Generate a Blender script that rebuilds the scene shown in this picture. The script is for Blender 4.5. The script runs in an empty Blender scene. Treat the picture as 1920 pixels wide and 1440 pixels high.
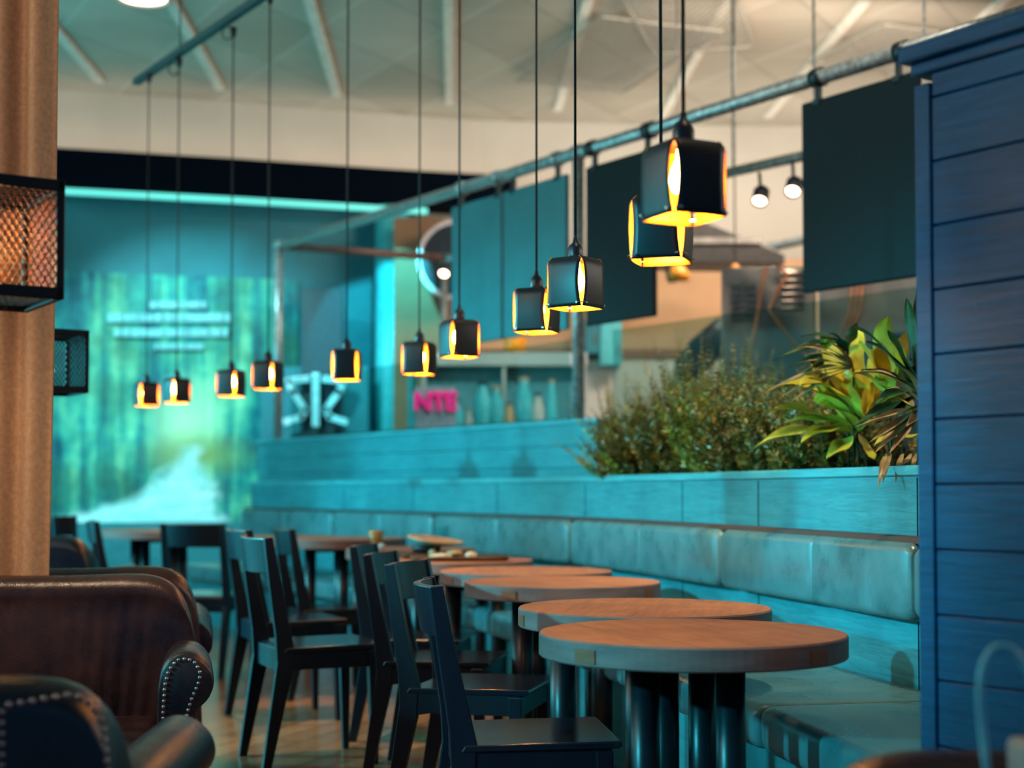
import bpy, math, random
from mathutils import Vector, Matrix
random.seed(7)
C = bpy.context.scene.collection
PI = math.pi
R = math.radians
# ------------------------------------------------------------------ camera model
F = 2773.0; CAMZ = 1.117; PITCH = R(2.0); HOR = 921.0
PY0 = HOR - F*math.tan(PITCH)
def at(px, py, Y):
    "the point of the room at depth Y that lies along the sight line of a photograph position"
    x = (px-960.0)/F; v = -(py-PY0)/F
    dy = math.cos(PITCH)-math.sin(PITCH)*v; dz = math.sin(PITCH)+math.cos(PITCH)*v
    k = Y/dy
    return Vector((x*k, Y, CAMZ+dz*k))
def X(px, Y): return (px-960.0)/F*Y

# ------------------------------------------------------------------ materials
def lin(c):
    c = c/255.0
    return c/12.92 if c <= .04045 else ((c+.055)/1.055)**2.4
def rgb(c): return (lin(c[0]), lin(c[1]), lin(c[2]), 1.0)
class NT:
    def __init__(s, name):
        s.m = bpy.data.materials.new(name); s.m.use_nodes = True
        s.t = s.m.node_tree; s.n = s.t.nodes; s.l = s.t.links
        s.b = s.n['Principled BSDF']
    def add(s, typ, **kw):
        n = s.n.new(typ)
        for k, v in kw.items():
            if k in n.inputs: n.inputs[k].default_value = v
            else: setattr(n, k, v)
        return n
    def link(s, a, b): s.l.new(a, b)
    def coords(s, scale=(1,1,1), rot=(0,0,0), kind='Object', loc=(0,0,0)):
        tc = s.add('ShaderNodeTexCoord'); mp = s.add('ShaderNodeMapping')
        mp.inputs['Scale'].default_value = scale; mp.inputs['Rotation'].default_value = rot; mp.inputs['Location'].default_value = loc
        s.link(tc.outputs[kind], mp.inputs[0]); return mp.outputs[0]
    def noise(s, vec, scale, detail=4, rough=.6, dist=0.):
        n = s.add('ShaderNodeTexNoise'); s.link(vec, n.inputs['Vector'])
        n.inputs['Scale'].default_value = scale; n.inputs['Detail'].default_value = detail
        n.inputs['Roughness'].default_value = rough; n.inputs['Distortion'].default_value = dist
        return n.outputs['Fac']
    def ramp(s, fac, stops):
        r = s.add('ShaderNodeValToRGB'); s.link(fac, r.inputs[0])
        e = r.color_ramp.elements
        while len(e) < len(stops): e.new(.5)
        for k, (p, c) in enumerate(stops):
            e[k].position = p; e[k].color = rgb(c) if len(c) == 3 else c
        return r.outputs[0]
    def math(s, op, a, b=None, c=None, clamp=False):
        n = s.add('ShaderNodeMath'); n.operation = op; n.use_clamp = clamp
        for i, v in enumerate((a, b, c)):
            if v is None: continue
            if isinstance(v, (int, float)): n.inputs[i].default_value = v
            else: s.link(v, n.inputs[i])
        return n.outputs[0]
    def mix(s, fac, a, b, mode='MIX'):
        n = s.add('ShaderNodeMix'); n.data_type = 'RGBA'; n.blend_type = mode
        if isinstance(fac, (int, float)): n.inputs[0].default_value = fac
        else: s.link(fac, n.inputs[0])
        for i, v in ((6, a), (7, b)):
            if isinstance(v, tuple): n.inputs[i].default_value = rgb(v) if len(v) == 3 else v
            else: s.link(v, n.inputs[i])
        return n.outputs[2]
    def bump(s, h, strength=.3, dist=.01):
        b = s.add('ShaderNodeBump'); b.inputs['Strength'].default_value = strength; b.inputs['Distance'].default_value = dist
        s.link(h, b.inputs['Height']); s.link(b.outputs[0], s.b.inputs['Normal'])
    def base(s, c):
        if isinstance(c, tuple): s.b.inputs['Base Color'].default_value = rgb(c)
        else: s.link(c, s.b.inputs['Base Color'])
    def pr(s, rough=.5, metal=0., spec=.5):
        s.b.inputs['Roughness'].default_value = rough; s.b.inputs['Metallic'].default_value = metal
        s.b.inputs['Specular IOR Level'].default_value = spec
def plain(name, c, rough=.5, metal=0., spec=.5, ns=18., amt=.14, bs=60., bump=.06):
    t = NT(name); v = t.coords()
    n = t.noise(v, ns, 5)
    d = tuple(max(0, int(x*(1-amt))) for x in c); u = tuple(min(255, int(x*(1+amt*.6))) for x in c)
    t.base(t.ramp(n, [(.3, d), (.7, u)])); t.pr(rough, metal, spec)
    t.bump(t.noise(v, bs, 3), bump, .004)
    return t.m
def wood(name, dark, light, scale=(1.2,18,18), rough=.45, bump=.25, spec=.5, seams=None, ns=3.):
    t = NT(name); v = t.coords(scale)
    n = t.noise(v, ns, 8, .65, .6); n2 = t.noise(t.coords((1.5,1.5,1.5)), 2.2, 3)
    f = t.math('ADD', t.math('MULTIPLY', n, .75), t.math('MULTIPLY', n2, .35))
    col = t.ramp(f, [(.32, dark), (.72, light)])
    if seams:
        w = t.coords((1,1,1)); sp = t.add('ShaderNodeSeparateXYZ'); t.link(w, sp.inputs[0])
        fr = t.math('FRACT', t.math('MULTIPLY', sp.outputs[seams[0]], 1/seams[1]))
        ln = t.math('LESS_THAN', fr, seams[2])
        col = t.mix(ln, col, tuple(int(x*.35) for x in dark))
        cell = t.math('FLOOR', t.math('MULTIPLY', sp.outputs[seams[0]], 1/seams[1]))
        wn = t.add('ShaderNodeTexWhiteNoise'); wn.noise_dimensions = '1D'; t.link(cell, wn.inputs['W'])
        col = t.mix(t.math('MULTIPLY', wn.outputs[0], .35), col, dark)
    t.base(col); t.pr(rough, 0, spec); t.bump(n, bump, .006)
    return t.m
def emis(name, c, strength, base=(30,20,10)):
    t = NT(name); t.base(base)
    t.b.inputs['Emission Color'].default_value = rgb(c); t.b.inputs['Emission Strength'].default_value = strength
    return t.m
def leather(name, dark, light, rough=.34, wr=.25):
    t = NT(name); v = t.coords()
    n = t.noise(v, 7., 5, .6); f = t.noise(v, 260., 2)
    t.base(t.ramp(n, [(.3, dark), (.72, light)])); t.pr(rough, 0, .5)
    w = t.noise(t.coords((1.,1.,.35)), 13., 3, .5, .3)
    h = t.math('ADD', t.math('MULTIPLY', f, .22), t.math('MULTIPLY', w, .9))
    t.bump(h, wr, .012)
    t.link(t.math('MULTIPLY_ADD', n, .25, rough-.1), t.b.inputs['Roughness'])
    return t.m
M = {}
M['table'] = wood('table_wood', (122,66,36), (190,118,74), (14,1.2,6), .48, .2, .35, ('Y', .115, .012))
M['table_rim'] = wood('table_rim_wood', (92,76,78), (132,108,104), (1.5,1.5,10), .55, .2, .3)
M['inlay'] = wood('inlay_wood', (104,60,42), (150,90,62), (3,3,14), .5, .2, .3)
M['chair'] = wood('chair_paint', (7,13,24), (14,26,40), (6,6,1), .33, .06, .45)
M['chair_seat'] = wood('chair_seat_paint', (10,17,26), (22,32,44), (2,14,4), .17, .05, .55)
M['post'] = plain('post_black', (24,28,36), .35, .3)
M['bench'] = leather('bench_leather', (54,90,96), (80,120,126), .27, .17)
M['welt'] = plain('dark_welt', (52,34,30), .6)
M['bench_base'] = wood('bench_base_wood', (26,88,96), (40,116,124), (1,1,9), .5, .2)
M['panel'] = wood('planter_wood', (22,92,104), (52,138,148), (1.1,1.1,16), .5, .35, .35, None, 4.)
M['trim'] = wood('planter_trim', (40,118,128), (76,160,168), (1.1,1.1,18), .5, .25, .35)
M['blue'] = wood('blue_planks', (0,62,100), (4,92,144), (2.,2.,22), .45, .35, .25, None, 3.)
M['pipe'] = plain('galvanised_pipe', (150,156,156), .33, .45, .5, 30, .3)
M['clamp'] = plain('pipe_clamp', (40,50,54), .4, .6)
M['board'] = plain('hanging_board', (40,104,110), .5, 0, .4, 4, .08, 200, .03)
M['board_d'] = plain('hanging_board_dark', (8,20,25), .6, 0, .15, 4, .08, 200, .03)
M['boardedge'] = plain('board_edge', (14,24,28), .6)
M['lampout'] = plain('lamp_black', (24,28,36), .42, .2, .5, 20, .1)
M['lampin'] = plain('lamp_orange', (255,150,36), .5, 0, .3, 10, .05)
M['cord'] = plain('black_cord', (12,13,16), .6)
M['bulb'] = emis('bulb_glow', (255,190,110), 40.)
M['socket'] = plain('socket_black', (18,26,40), .35)
M['screw'] = plain('screw_steel', (200,190,180), .25, 1.)
M['brown'] = leather('brown_leather', (30,23,28), (66,44,40), .26, .3)
M['brown_d'] = leather('dark_leather', (10,18,32), (20,28,44), .28, .25)
M['nail'] = plain('nailhead_steel', (176,164,170), .28, .9)
M['darkwood'] = wood('dark_leg_wood', (20,14,12), (44,30,24))
M['mesh'] = plain('lantern_black', (14,18,26), .45, .5)
M['mesh_glow'] = plain('glow_tinted_wire', (168,96,60), .4, .2)  # lantern wire with the orange glow put into its colour
M['curtain'] = plain('curtain_cloth', (178,142,112), .9, 0, .1, 60, .1, 400, .2)
M['teal'] = plain('teal_wall', (30,112,124), .55, 0, .4, 1.4, .12)
M['dark'] = plain('dark_fascia', (3,11,22), .95, 0, .05)
M['white'] = plain('white_wall', (194,186,174), .7, 0, .3, 1.2, .04)
M['beige'] = plain('beige_wall', (196,150,112), .7, 0, .3, 1.2, .08)
M['brownwall'] = plain('brown_wall', (132,92,66), .7, 0, .3, 2, .1)
M['led'] = emis('led_strip', (96,214,204), 1.0, (90,200,190))
M['col'] = plain('column_teal', (70,176,184), .45)
M['signdark'] = plain('sign_dark', (16,26,38), .5)
M['signring'] = plain('sign_ring', (206,190,190), .5)
M['batten'] = plain('batten_white', (226,220,208), .6)
M['wire'] = plain('grey_wire', (150,146,136), .6)
M['steelpanel'] = None
M['whiteprint'] = plain('white_print', (176,222,232), .6)
M['spot'] = emis('spot_glow', (255,206,170), 12.)
M['pink'] = emis('pink_sign', (236,20,110), .9, (230,30,120))
M['plate'] = plain('wooden_plate', (196,160,124), .45, 0, .4)
M['tray'] = plain('tray_dark', (84,62,50), .3, 0, .6)
M['bread'] = plain('bread', (226,186,140), .8, 0, .2, 60, .25, 90, .5)
M['paper'] = plain('napkin', (210,186,160), .9)
M['soil'] = plain('soil', (26,20,14), .95, 0, .1, 60, .4, 120, .8)
M['pot'] = plain('teal_glass_jar', (70,170,180), .2)
M['orange'] = plain('orange_ware', (232,140,20), .4)
M['orange_curve'] = plain('copper_orange', (214,132,90), .35, .3)  # orange for the thin curves laid over the steel fronts
M['bag'] = plain('grey_bag', (150,150,146), .7)
M['handle'] = plain('pale_blue_handle', (130,226,250), .45)
M['tile'] = plain('pale_panel', (188,176,168), .6, 0, .3, 3, .1)
def steel():
    t = NT('brushed_steel'); v = t.coords((1,1,60))
    n = t.noise(v, 6, 4); w = t.noise(t.coords((1,1,.5)), 2.2, 3, .6, 1.5)
    t.base(t.ramp(w, [(.3, (128,124,118)), (.7, (196,186,174))])); t.pr(.26, .55)
    t.bump(t.math('ADD', t.math('MULTIPLY', n, .2), w), .25, .02); return t.m
M['steel'] = steel()
def glass(name, tint=(236,250,250), rough=.02, mixf=.12):
    t = NT(name)
    tr = t.add('ShaderNodeBsdfTransparent'); tr.inputs[0].default_value = rgb(tint)
    gl = t.add('ShaderNodeBsdfGlossy'); gl.inputs['Roughness'].default_value = rough
    fr = t.add('ShaderNodeLayerWeight'); fr.inputs[0].default_value = .18
    nn = t.noise(t.coords((1,1,1)), 3, 2)
    f = t.math('MULTIPLY_ADD', fr.outputs['Facing'], .008, t.math('MULTIPLY', nn, mixf*.02), clamp=True)
    mx = t.add('ShaderNodeMixShader'); t.link(f, mx.inputs[0]); t.link(tr.outputs[0], mx.inputs[1]); t.link(gl.outputs[0], mx.inputs[2])
    t.link(mx.outputs[0], t.n['Material Output'].inputs[0]); return t.m
M['glass'] = glass('clear_glass'); M['screen'] = glass('screen_glass', (214,232,230), .03, .2)
M['amber'] = plain('amber_drink', (224,150,96), .25)
def leafmat(name, a, b, c, sc=14.):
    t = NT(name); n = t.noise(t.coords(), sc, 4, .6)
    t.base(t.ramp(n, [(.3, a), (.52, b), (.72, c)])); t.pr(.42, 0, .4)
    t.b.inputs['Subsurface Weight'].default_value = 0
    return t.m
M['fern'] = leafmat('fern_leaf', (46,52,20), (98,92,34), (172,140,72), 16)
M['fern2'] = leafmat('fern_leaf_bright', (66,82,26), (120,124,36), (180,160,60), 12)
M['broad'] = leafmat('broad_leaf', (136,128,36), (178,160,48), (226,190,50), 5)
M['broad_d'] = leafmat('dark_leaf', (20,42,22), (34,62,30), (60,84,40), 9)
M['palm'] = leafmat('palm_leaf', (60,62,34), (132,110,72), (170,140,98), 10)
def floor_mat():
    t = NT('plank_floor'); v = t.coords((1,1,1), (0,0,R(-68)))
    br = t.add('ShaderNodeTexBrick'); t.link(v, br.inputs[0])
    br.inputs['Scale'].default_value = 1.; br.inputs['Brick Width'].default_value = 1.6; br.inputs['Row Height'].default_value = .14
    br.inputs['Mortar Size'].default_value = .004; br.offset = .37
    br.inputs['Color1'].default_value = rgb((120,86,60)); br.inputs['Color2'].default_value = rgb((168,124,86)); br.inputs['Mortar'].default_value = rgb((40,26,20))
    g = t.noise(t.coords((1.2,16,1), (0,0,R(-68))), 4, 6, .65, .5)
    c = t.mix(t.math('MULTIPLY', g, .6), br.outputs[0], (84,58,42))
    t.base(c); t.pr(.22, 0, .5); t.bump(g, .1, .003); return t.m
def ceil_mat():
    t = NT('ceiling_panels'); sp = t.add('ShaderNodeSeparateXYZ'); t.link(t.coords(), sp.inputs[0])
    x, y = sp.outputs[0], sp.outputs[1]
    def lines(a, b, per, w):
        u = t.math('ADD', t.math('MULTIPLY', x, a), t.math('MULTIPLY', y, b))
        return t.math('LESS_THAN', t.math('FRACT', t.math('MULTIPLY', u, 1/per)), w)
    d1 = lines(.87, .5, 1.0, .035); d2 = lines(-.87, .5, 1.0, .035); d3 = lines(0, 1, 1.15, .03)
    tri = t.math('MULTIPLY', lines(.87, .5, 2.0, .5), lines(-.87, .5, 2.0, .5))
    base = t.ramp(t.noise(t.coords(), .7, 3), [(.3, (172,164,150)), (.7, (192,184,170))])
    c = t.mix(t.math('MULTIPLY', tri, .3), base, (150,142,126))
    c = t.mix(t.math('MULTIPLY', d1, .5), c, (206,204,196)); c = t.mix(t.math('MULTIPLY', d2, .35), c, (120,112,100)); c = t.mix(t.math('MULTIPLY', d3, .3), c, (200,196,186))
    t.base(c); t.pr(.8, 0, .2); return t.m
def mural_mat():
    t = NT('forest_mural'); v = t.coords()
    sp = t.add('ShaderNodeSeparateXYZ'); t.link(v, sp.inputs[0]); x, z = sp.outputs[0], sp.outputs[2]
    tr = t.noise(t.coords((3.2,.05,.22)), 1.5, 5, .62, .3)         # trunks: vertical streaks
    fo = t.noise(t.coords((1,.1,1)), 2.0, 5, .65)
    f = t.math('ADD', t.math('MULTIPLY', tr, .62), t.math('MULTIPLY', fo, .4))
    c = t.ramp(f, [(.38, (8,52,72)), (.46, (16,110,124)), (.53, (52,160,144)), (.62, (128,214,170)), (.75, (176,236,200))])
    c = t.mix(t.math('MULTIPLY', t.math('SUBTRACT', t.noise(t.coords((1,.1,.8), loc=(4,0,2)), 1.6, 3), .42, clamp=True), 3., clamp=True), c, (44,92,72))
    # leaf litter and foliage tone at the lower right, sunlit clearing in the middle
    gx = t.math('DIVIDE', t.math('SUBTRACT', x, .10), .42); gz = t.math('DIVIDE', t.math('SUBTRACT', z, .98), .62)
    gl = t.math('SUBTRACT', 1., t.math('SQRT', t.math('ADD', t.math('MULTIPLY', gx, gx), t.math('MULTIPLY', gz, gz))), clamp=True)
    c = t.mix(t.math('MULTIPLY', gl, 1.2), c, (176,226,178))
    ox = t.math('DIVIDE', t.math('SUBTRACT', x, .25), .7); oz = t.math('DIVIDE', t.math('SUBTRACT', z, .7), .28)
    og = t.math('SUBTRACT', 1., t.math('SQRT', t.math('ADD', t.math('MULTIPLY', ox, ox), t.math('MULTIPLY', oz, oz))), clamp=True)
    c = t.mix(t.math('MULTIPLY', og, .9), c, (118,140,66))
    # the light road that narrows towards the clearing, edges soft as in the print
    top = .80
    dz = t.math('MAXIMUM', t.math('SUBTRACT', top, z), 0.)
    wr = t.math('MULTIPLY_ADD', t.math('POWER', dz, 1.3), .36, .10)
    wl = t.math('MULTIPLY_ADD', t.math('POWER', dz, 2.6), 2.3, .10)
    wob = t.math('MULTIPLY', t.math('SUBTRACT', fo, .5), .9)
    def soft(v, k): return t.math('MULTIPLY_ADD', v, k, .5, clamp=True)
    right = soft(t.math('SUBTRACT', wr, t.math('SUBTRACT', t.math('ADD', x, wob), .14)), 6.)
    left = soft(t.math('SUBTRACT', wl, t.math('SUBTRACT', .14, t.math('ADD', x, wob))), 4.)
    road = t.math('MULTIPLY', t.math('MULTIPLY', right, left), soft(dz, 4.))
    road = t.math('MULTIPLY', road, t.math('GREATER_THAN', dz, .001))
    c = t.mix(t.math('MULTIPLY', road, .95), c, t.ramp(t.noise(t.coords((1,.1,3)), 3, 3), [(.3, (140,220,220)), (.7, (206,240,242))]))
    t.base(c); t.pr(.5, 0, .3); return t.m

# ------------------------------------------------------------------ mesh helpers
class MB:
    def __init__(s): s.v = []; s.f = []; s.mi = []
    def add(s, vs, fs, mi=0, T=None):
        o = len(s.v)
        s.v += [tuple(T @ Vector(p)) if T else tuple(p) for p in vs]
        s.f += [tuple(i+o for i in f) for f in fs]; s.mi += [mi]*len(fs)
    def box(s, c, d, mi=0, T=None):
        x, y, z = c; a, b, h = d[0]/2, d[1]/2, d[2]/2
        vs = [(x-a,y-b,z-h),(x+a,y-b,z-h),(x+a,y+b,z-h),(x-a,y+b,z-h),(x-a,y-b,z+h),(x+a,y-b,z+h),(x+a,y+b,z+h),(x-a,y+b,z+h)]
        s.add(vs, [(0,3,2,1),(4,5,6,7),(0,1,5,4),(1,2,6,5),(2,3,7,6),(3,0,4,7)], mi, T); return s
    def bar(s, p, q, w, h, mi=0, up=(0,0,1)):
        p = Vector(p); q = Vector(q); d = (q-p).normalized(); up = Vector(up)
        if abs(d.dot(up)) > .95: up = Vector((0,1,0))
        a = d.cross(up).normalized()*w/2; b = a.cross(d).normalized()*h/2
        vs = [p-a-b, p+a-b, p+a+b, p-a+b, q-a-b, q+a-b, q+a+b, q-a+b]
        s.add(vs, [(0,1,2,3),(7,6,5,4),(0,4,5,1),(1,5,6,2),(2,6,7,3),(3,7,4,0)], mi); return s
    def prism(s, poly, t0, t1, plane='XZ', mi=0, T=None):
        n = len(poly)
        def m(p, t):
            return (p[0], t, p[1]) if plane == 'XZ' else ((t, p[0], p[1]) if plane == 'YZ' else (p[0], p[1], t))
        vs = [m(p, t0) for p in poly]+[m(p, t1) for p in poly]
        fs = [tuple(range(n)), tuple(range(2*n-1, n-1, -1))]+[(i, i+n, (i+1) % n+n, (i+1) % n) for i in range(n)]
        s.add(vs, fs, mi, T); return s
    def tube(s, pts, r, n=10, mi=0, caps=True):
        pts = [Vector(p) for p in pts]; rr = r if isinstance(r, (list, tuple)) else [r]*len(pts)
        vs = []; prev = None
        for i, p in enumerate(pts):
            d = (pts[min(i+1, len(pts)-1)]-pts[max(i-1, 0)]).normalized()
            if prev is None:
                a = d.cross(Vector((0,0,1)));
                if a.length < .05: a = d.cross(Vector((0,1,0)))
            else: a = prev-d*prev.dot(d)
            a.normalize(); prev = a; b = d.cross(a)
            vs += [p+(a*math.cos(2*PI*k/n)+b*math.sin(2*PI*k/n))*rr[i] for k in range(n)]
        fs = [(i*n+k, i*n+(k+1) % n, (i+1)*n+(k+1) % n, (i+1)*n+k) for i in range(len(pts)-1) for k in range(n)]
        if caps: fs += [tuple(range(n-1, -1, -1)), tuple(range((len(pts)-1)*n, len(pts)*n))]
        s.add(vs, fs, mi); return s
    def lathe(s, prof, n=24, c=(0,0,0), mi=0, T=None, closed=False):
        vs = []
        for r, z in prof: vs += [(c[0]+r*math.cos(2*PI*k/n), c[1]+r*math.sin(2*PI*k/n), c[2]+z) for k in range(n)]
        m = len(prof)
        fs = [(i*n+k, i*n+(k+1) % n, (i+1)*n+(k+1) % n, (i+1)*n+k) for i in range(m-1) for k in range(n)]
        if closed: fs += [((m-1)*n+k, (m-1)*n+(k+1) % n, (k+1) % n, k) for k in range(n)]
        else: fs += [tuple(range(n-1, -1, -1)), tuple(range((m-1)*n, m*n))]
        s.add(vs, fs, mi, T); return s
    def grid(s, rows, mi=0, closev=False):
        n = len(rows[0]); vs = [p for r in rows for p in r]
        fs = []
        for i in range(len(rows)-1):
            for k in range(n-1 if not closev else n):
                fs.append((i*n+k, i*n+(k+1) % n, (i+1)*n+(k+1) % n, (i+1)*n+k))
        s.add(vs, fs, mi); return s
    def build(s, name, mats, parent=None, smooth=False, bevel=0, seg=2, sub=0, solid=0):
        me = bpy.data.meshes.new(name); me.from_pydata([tuple(v) for v in s.v], [], s.f); me.update()
        if not isinstance(mats, (list, tuple)): mats = [mats]
        for m in mats: me.materials.append(m)
        for p, k in zip(me.polygons, s.mi): p.material_index = k; p.use_smooth = smooth
        o = bpy.data.objects.new(name, me); C.objects.link(o)
        if parent: o.parent = parent
        if solid:
            m = o.modifiers.new('s', 'SOLIDIFY'); m.thickness = solid; m.offset = 0
        if bevel:
            m = o.modifiers.new('b', 'BEVEL'); m.width = bevel; m.segments = seg; m.limit_method = 'ANGLE'; m.angle_limit = R(40)
            if smooth is False:
                for p in me.polygons: p.use_smooth = False
        if sub:
            m = o.modifiers.new('u', 'SUBSURF'); m.levels = sub; m.render_levels = sub
        return o
def tag(o, label=None, cat=None, group=None, kind=None):
    if label: o['label'] = label
    if cat: o['category'] = cat
    if group: o['group'] = group
    if kind: o['kind'] = kind
    return o
def thing(name, label, cat, loc=(0,0,0), rz=0., group=None, sz=None):
    o = bpy.data.objects.new(name, None); C.objects.link(o)
    o.location = loc; o.rotation_euler = (0,0,rz); o.empty_display_size = .1
    if sz: o.scale = sz
    return tag(o, label, cat, group)
def copy_tree(o, parent=None):
    c = o.copy(); C.objects.link(c)
    if parent: c.parent = parent
    for ch in list(kids[o.name]) if o.name in kids else list(o.children):
        copy_tree(ch, c)
    return c
kids = {}
def struct(o): o['kind'] = 'structure'; return o

# ------------------------------------------------------------------ the room
M['floor'] = floor_mat(); M['ceiling'] = ceil_mat(); M['mural'] = mural_mat()
struct(MB().box((0,7.5,-.05), (20,22,.1)).build('floor', M['floor']))
CZ = 5.22
struct(MB().box((0,7.5,CZ+.05), (20,22,.1)).build('ceiling', M['ceiling']))
struct(MB().box((-8.1,7.5,CZ/2), (.2,22,CZ)).build('wall_left', M['white']))
struct(MB().box((8.6,7.5,CZ/2), (.2,22,CZ)).build('wall_right', M['white']))
WB = [(-8.0,13.9), (-6.2,14.5), (-4.6,15.0), (-3.0,15.45), (-1.6,15.9), (-.35,16.25), (2.5,16.5), (8.5,16.5)]
def sweepwall(path, off, z0, z1, th=.1, mi=0, mb=None):
    mb = mb or MB(); n = len(path); pts = []
    for i, p in enumerate(path):
        a = Vector(path[max(i-1,0)]); b = Vector(path[min(i+1,n-1)]); d = (b-a).normalized(); nn = Vector((d.y, -d.x))  # towards the room
        q = Vector(p)+nn*off; r = q-nn*th; pts.append((q, r))
    rows = [[(q.x,q.y,z0),(q.x,q.y,z1),(r.x,r.y,z1),(r.x,r.y,z0)] for q, r in pts]
    mb.grid(rows, mi, True); k = len(mb.v)-4*n
    mb.f += [(k, k+3, k+2, k+1), (k+4*(n-1), k+4*(n-1)+1, k+4*(n-1)+2, k+4*(n-1)+3)]; mb.mi += [mi, mi]
    return mb
struct(sweepwall(WB, 0, 0, CZ, .15).build('wall_back', M['white']))
TW = WB[:5]+[(-1.05,16.06)]
struct(sweepwall(TW, .06, 0, 4.40, .05).build('wall_back_teal', M['teal']))
FT = WB[:5]+[(-1.05,16.06), (-.1,16.3)]
struct(sweepwall(FT, .55, 4.14, 4.50, .46).build('trim_1', M['dark']))
struct(sweepwall(TW, .16, 0, .80, .09).build('baseboard_back', M['panel']))
ls = thing('led_strip', 'glowing turquoise light strip under the dark band of the curved far wall', 'light strip', (0,0,0))
sweepwall(TW, .57, 4.045, 4.10, .05).build('light_tube', M['led'], ls)
for (x, y) in TW[1:]: MB().box((x*.985,y-.42,4.12), (.03,.03,.05)).build('bracket', M['dark'], ls)
# kitchen back wall
struct(MB().box((2.2,15.2,1.75), (6.6,.12,3.5)).build('wall_kitchen', M['beige']))
struct(MB().box((-.95,15.05,1.95), (.5,.16,3.9)).build('trim_2', M['brownwall']))
struct(MB().box((2.2,15.1,2.52), (6.4,.05,.10)).build('trim_3', M['brownwall']))
struct(MB().box((2.7,15.08,2.02), (4.2,.05,.86)).build('trim_4', M['white']))
# ceiling battens
yb = 16.0
for k in range(-5, 7):
    x1 = -.66+1.15*k; s0 = -.04
    y1 = 14.6+(.0 if k < -3 else (k+3)*.28) if k < 2 else 16.
    t = MB().bar((x1+s0*0, y1, CZ-.02), (x1+.04*(y1-2), 2, CZ-.02), .085, .035)
    o = t.build('ceiling_batten', M['batten'])
    lab = {-1: 'second long white ceiling batten left of the one nearest the picture centre', 0: 'long bright white ceiling batten running straight away above the picture centre'}
    tag(o, 'long white batten fixed under the grey panelled ceiling', 'batten', 'white battens along the ceiling')
# wire mesh screens under the ceiling
def lattice(mb, w, h, cell, t, ang, T):
    "diamond lattice of flat wire strips filling a w x h rectangle in the XZ plane"
    for sgn in (1, -1):
        dx, dz = math.cos(ang)*sgn, math.sin(ang); nx, nz = -dz, dx
        L = (abs(w*nx)+abs(h*nz))/2; k = -int(L/cell)-1
        while k*cell <= L:
            c = k*cell; px, pz = nx*c, nz*c; lo, hi = -9., 9.
            for p, d, m in ((px, dx, w/2), (pz, dz, h/2)):
                if abs(d) < 1e-9: continue
                a, b = (-m-p)/d, (m-p)/d
                if a > b: a, b = b, a
                lo = max(lo, a); hi = min(hi, b)
            if hi-lo > cell*.3:
                a = (px+dx*lo, pz+dz*lo); b = (px+dx*hi, pz+dz*hi); ox, oz = nx*t/2, nz*t/2; e = t*.35
                vs = []
                for y in (-e, e): vs += [(a[0]-ox,y,a[1]-oz),(a[0]+ox,y,a[1]+oz),(b[0]+ox,y,b[1]+oz),(b[0]-ox,y,b[1]-oz)]
                mb.add(vs, [(0,1,2,3),(7,6,5,4),(0,4,5,1),(1,5,6,2),(2,6,7,3),(3,7,4,0)], 0, T)
            k += 1
    return mb
mesh_spots = [(1150, 120, 13.6, 1.15, 2.1, 20), (1290, 60, 12.4, .9, 2.0, -15), (1690, 110, 13.4, 1.2, 1.2, 20)]
lbs = ['square of pale expanded metal mesh under the ceiling behind the two middle cords', 'pale expanded metal mesh strip under the ceiling above the largest pendant',
       'pale expanded metal mesh under the ceiling beside the blue partition']
for (px, py, Y, w, h, a), lb in zip(mesh_spots, lbs):
    p = at(px, py, Y)
    T = Matrix.Rotation(R(a), 4, 'Z') @ Matrix.Rotation(R(-90), 4, 'X')
    t = thing('ceiling_mesh_panel', lb, 'mesh panel', (p.x, p.y, CZ-.08))
    lattice(MB(), w, h, .055, .008, R(60), T).build('wire_mesh', M['wire'], t)
    mb = MB()
    for (cx, cz, sx, sz) in ((0,h/2,w,.02),(0,-h/2,w,.02),(w/2,0,.02,h),(-w/2,0,.02,h)): mb.box((cx,0,cz), (sx,.02,sz), 0, T)
    mb.build('frame', M['wire'], t)
# recessed ceiling lamp
p = at(268, -6, 12.0)
t = thing('ceiling_light', 'round bright ceiling light at the upper left of the hall', 'light', (p.x, p.y, CZ-.02))
MB().lathe([(.20,0),(.24,0),(.24,-.05),(.20,-.05)], 32, closed=True).build('ring', M['white'], t, True)
MB().lathe([(.0,-.035),(.19,-.035)], 32).build('diffuser', emis('ceiling_lamp_glow', (255,214,190), 8.), t)
# mural on the far wall
def wallpt(px, Y=None):
    # intersect sight line with teal wall
    for i in range(len(WB)-1):
        a, b = Vector(WB[i]), Vector(WB[i+1]); m = (px-960)/F
        # x = m*y ; a + t(b-a)
        den = (b.x-a.x)-m*(b.y-a.y)
        tt = (m*a.y-a.x)/den
        if 0 <= tt <= 1: q = a+(b-a)*tt; return q
def wallY(px): return wallpt(px).y-.16
mpath = []
for px in range(60, 600, 45): q = wallpt(px); mpath.append((q.x, q.y))
mc = wallpt(330)
mt = thing('forest_mural', 'wide printed mural of a green forest with a pale road on the far wall', 'mural', (mc.x, mc.y-.15, .80))
mb = sweepwall([(x-mc.x, y-mc.y+.15) for x, y in mpath], .09, 0, 2.55, .02)
mb.build('print', M['mural'], mt)
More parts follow.
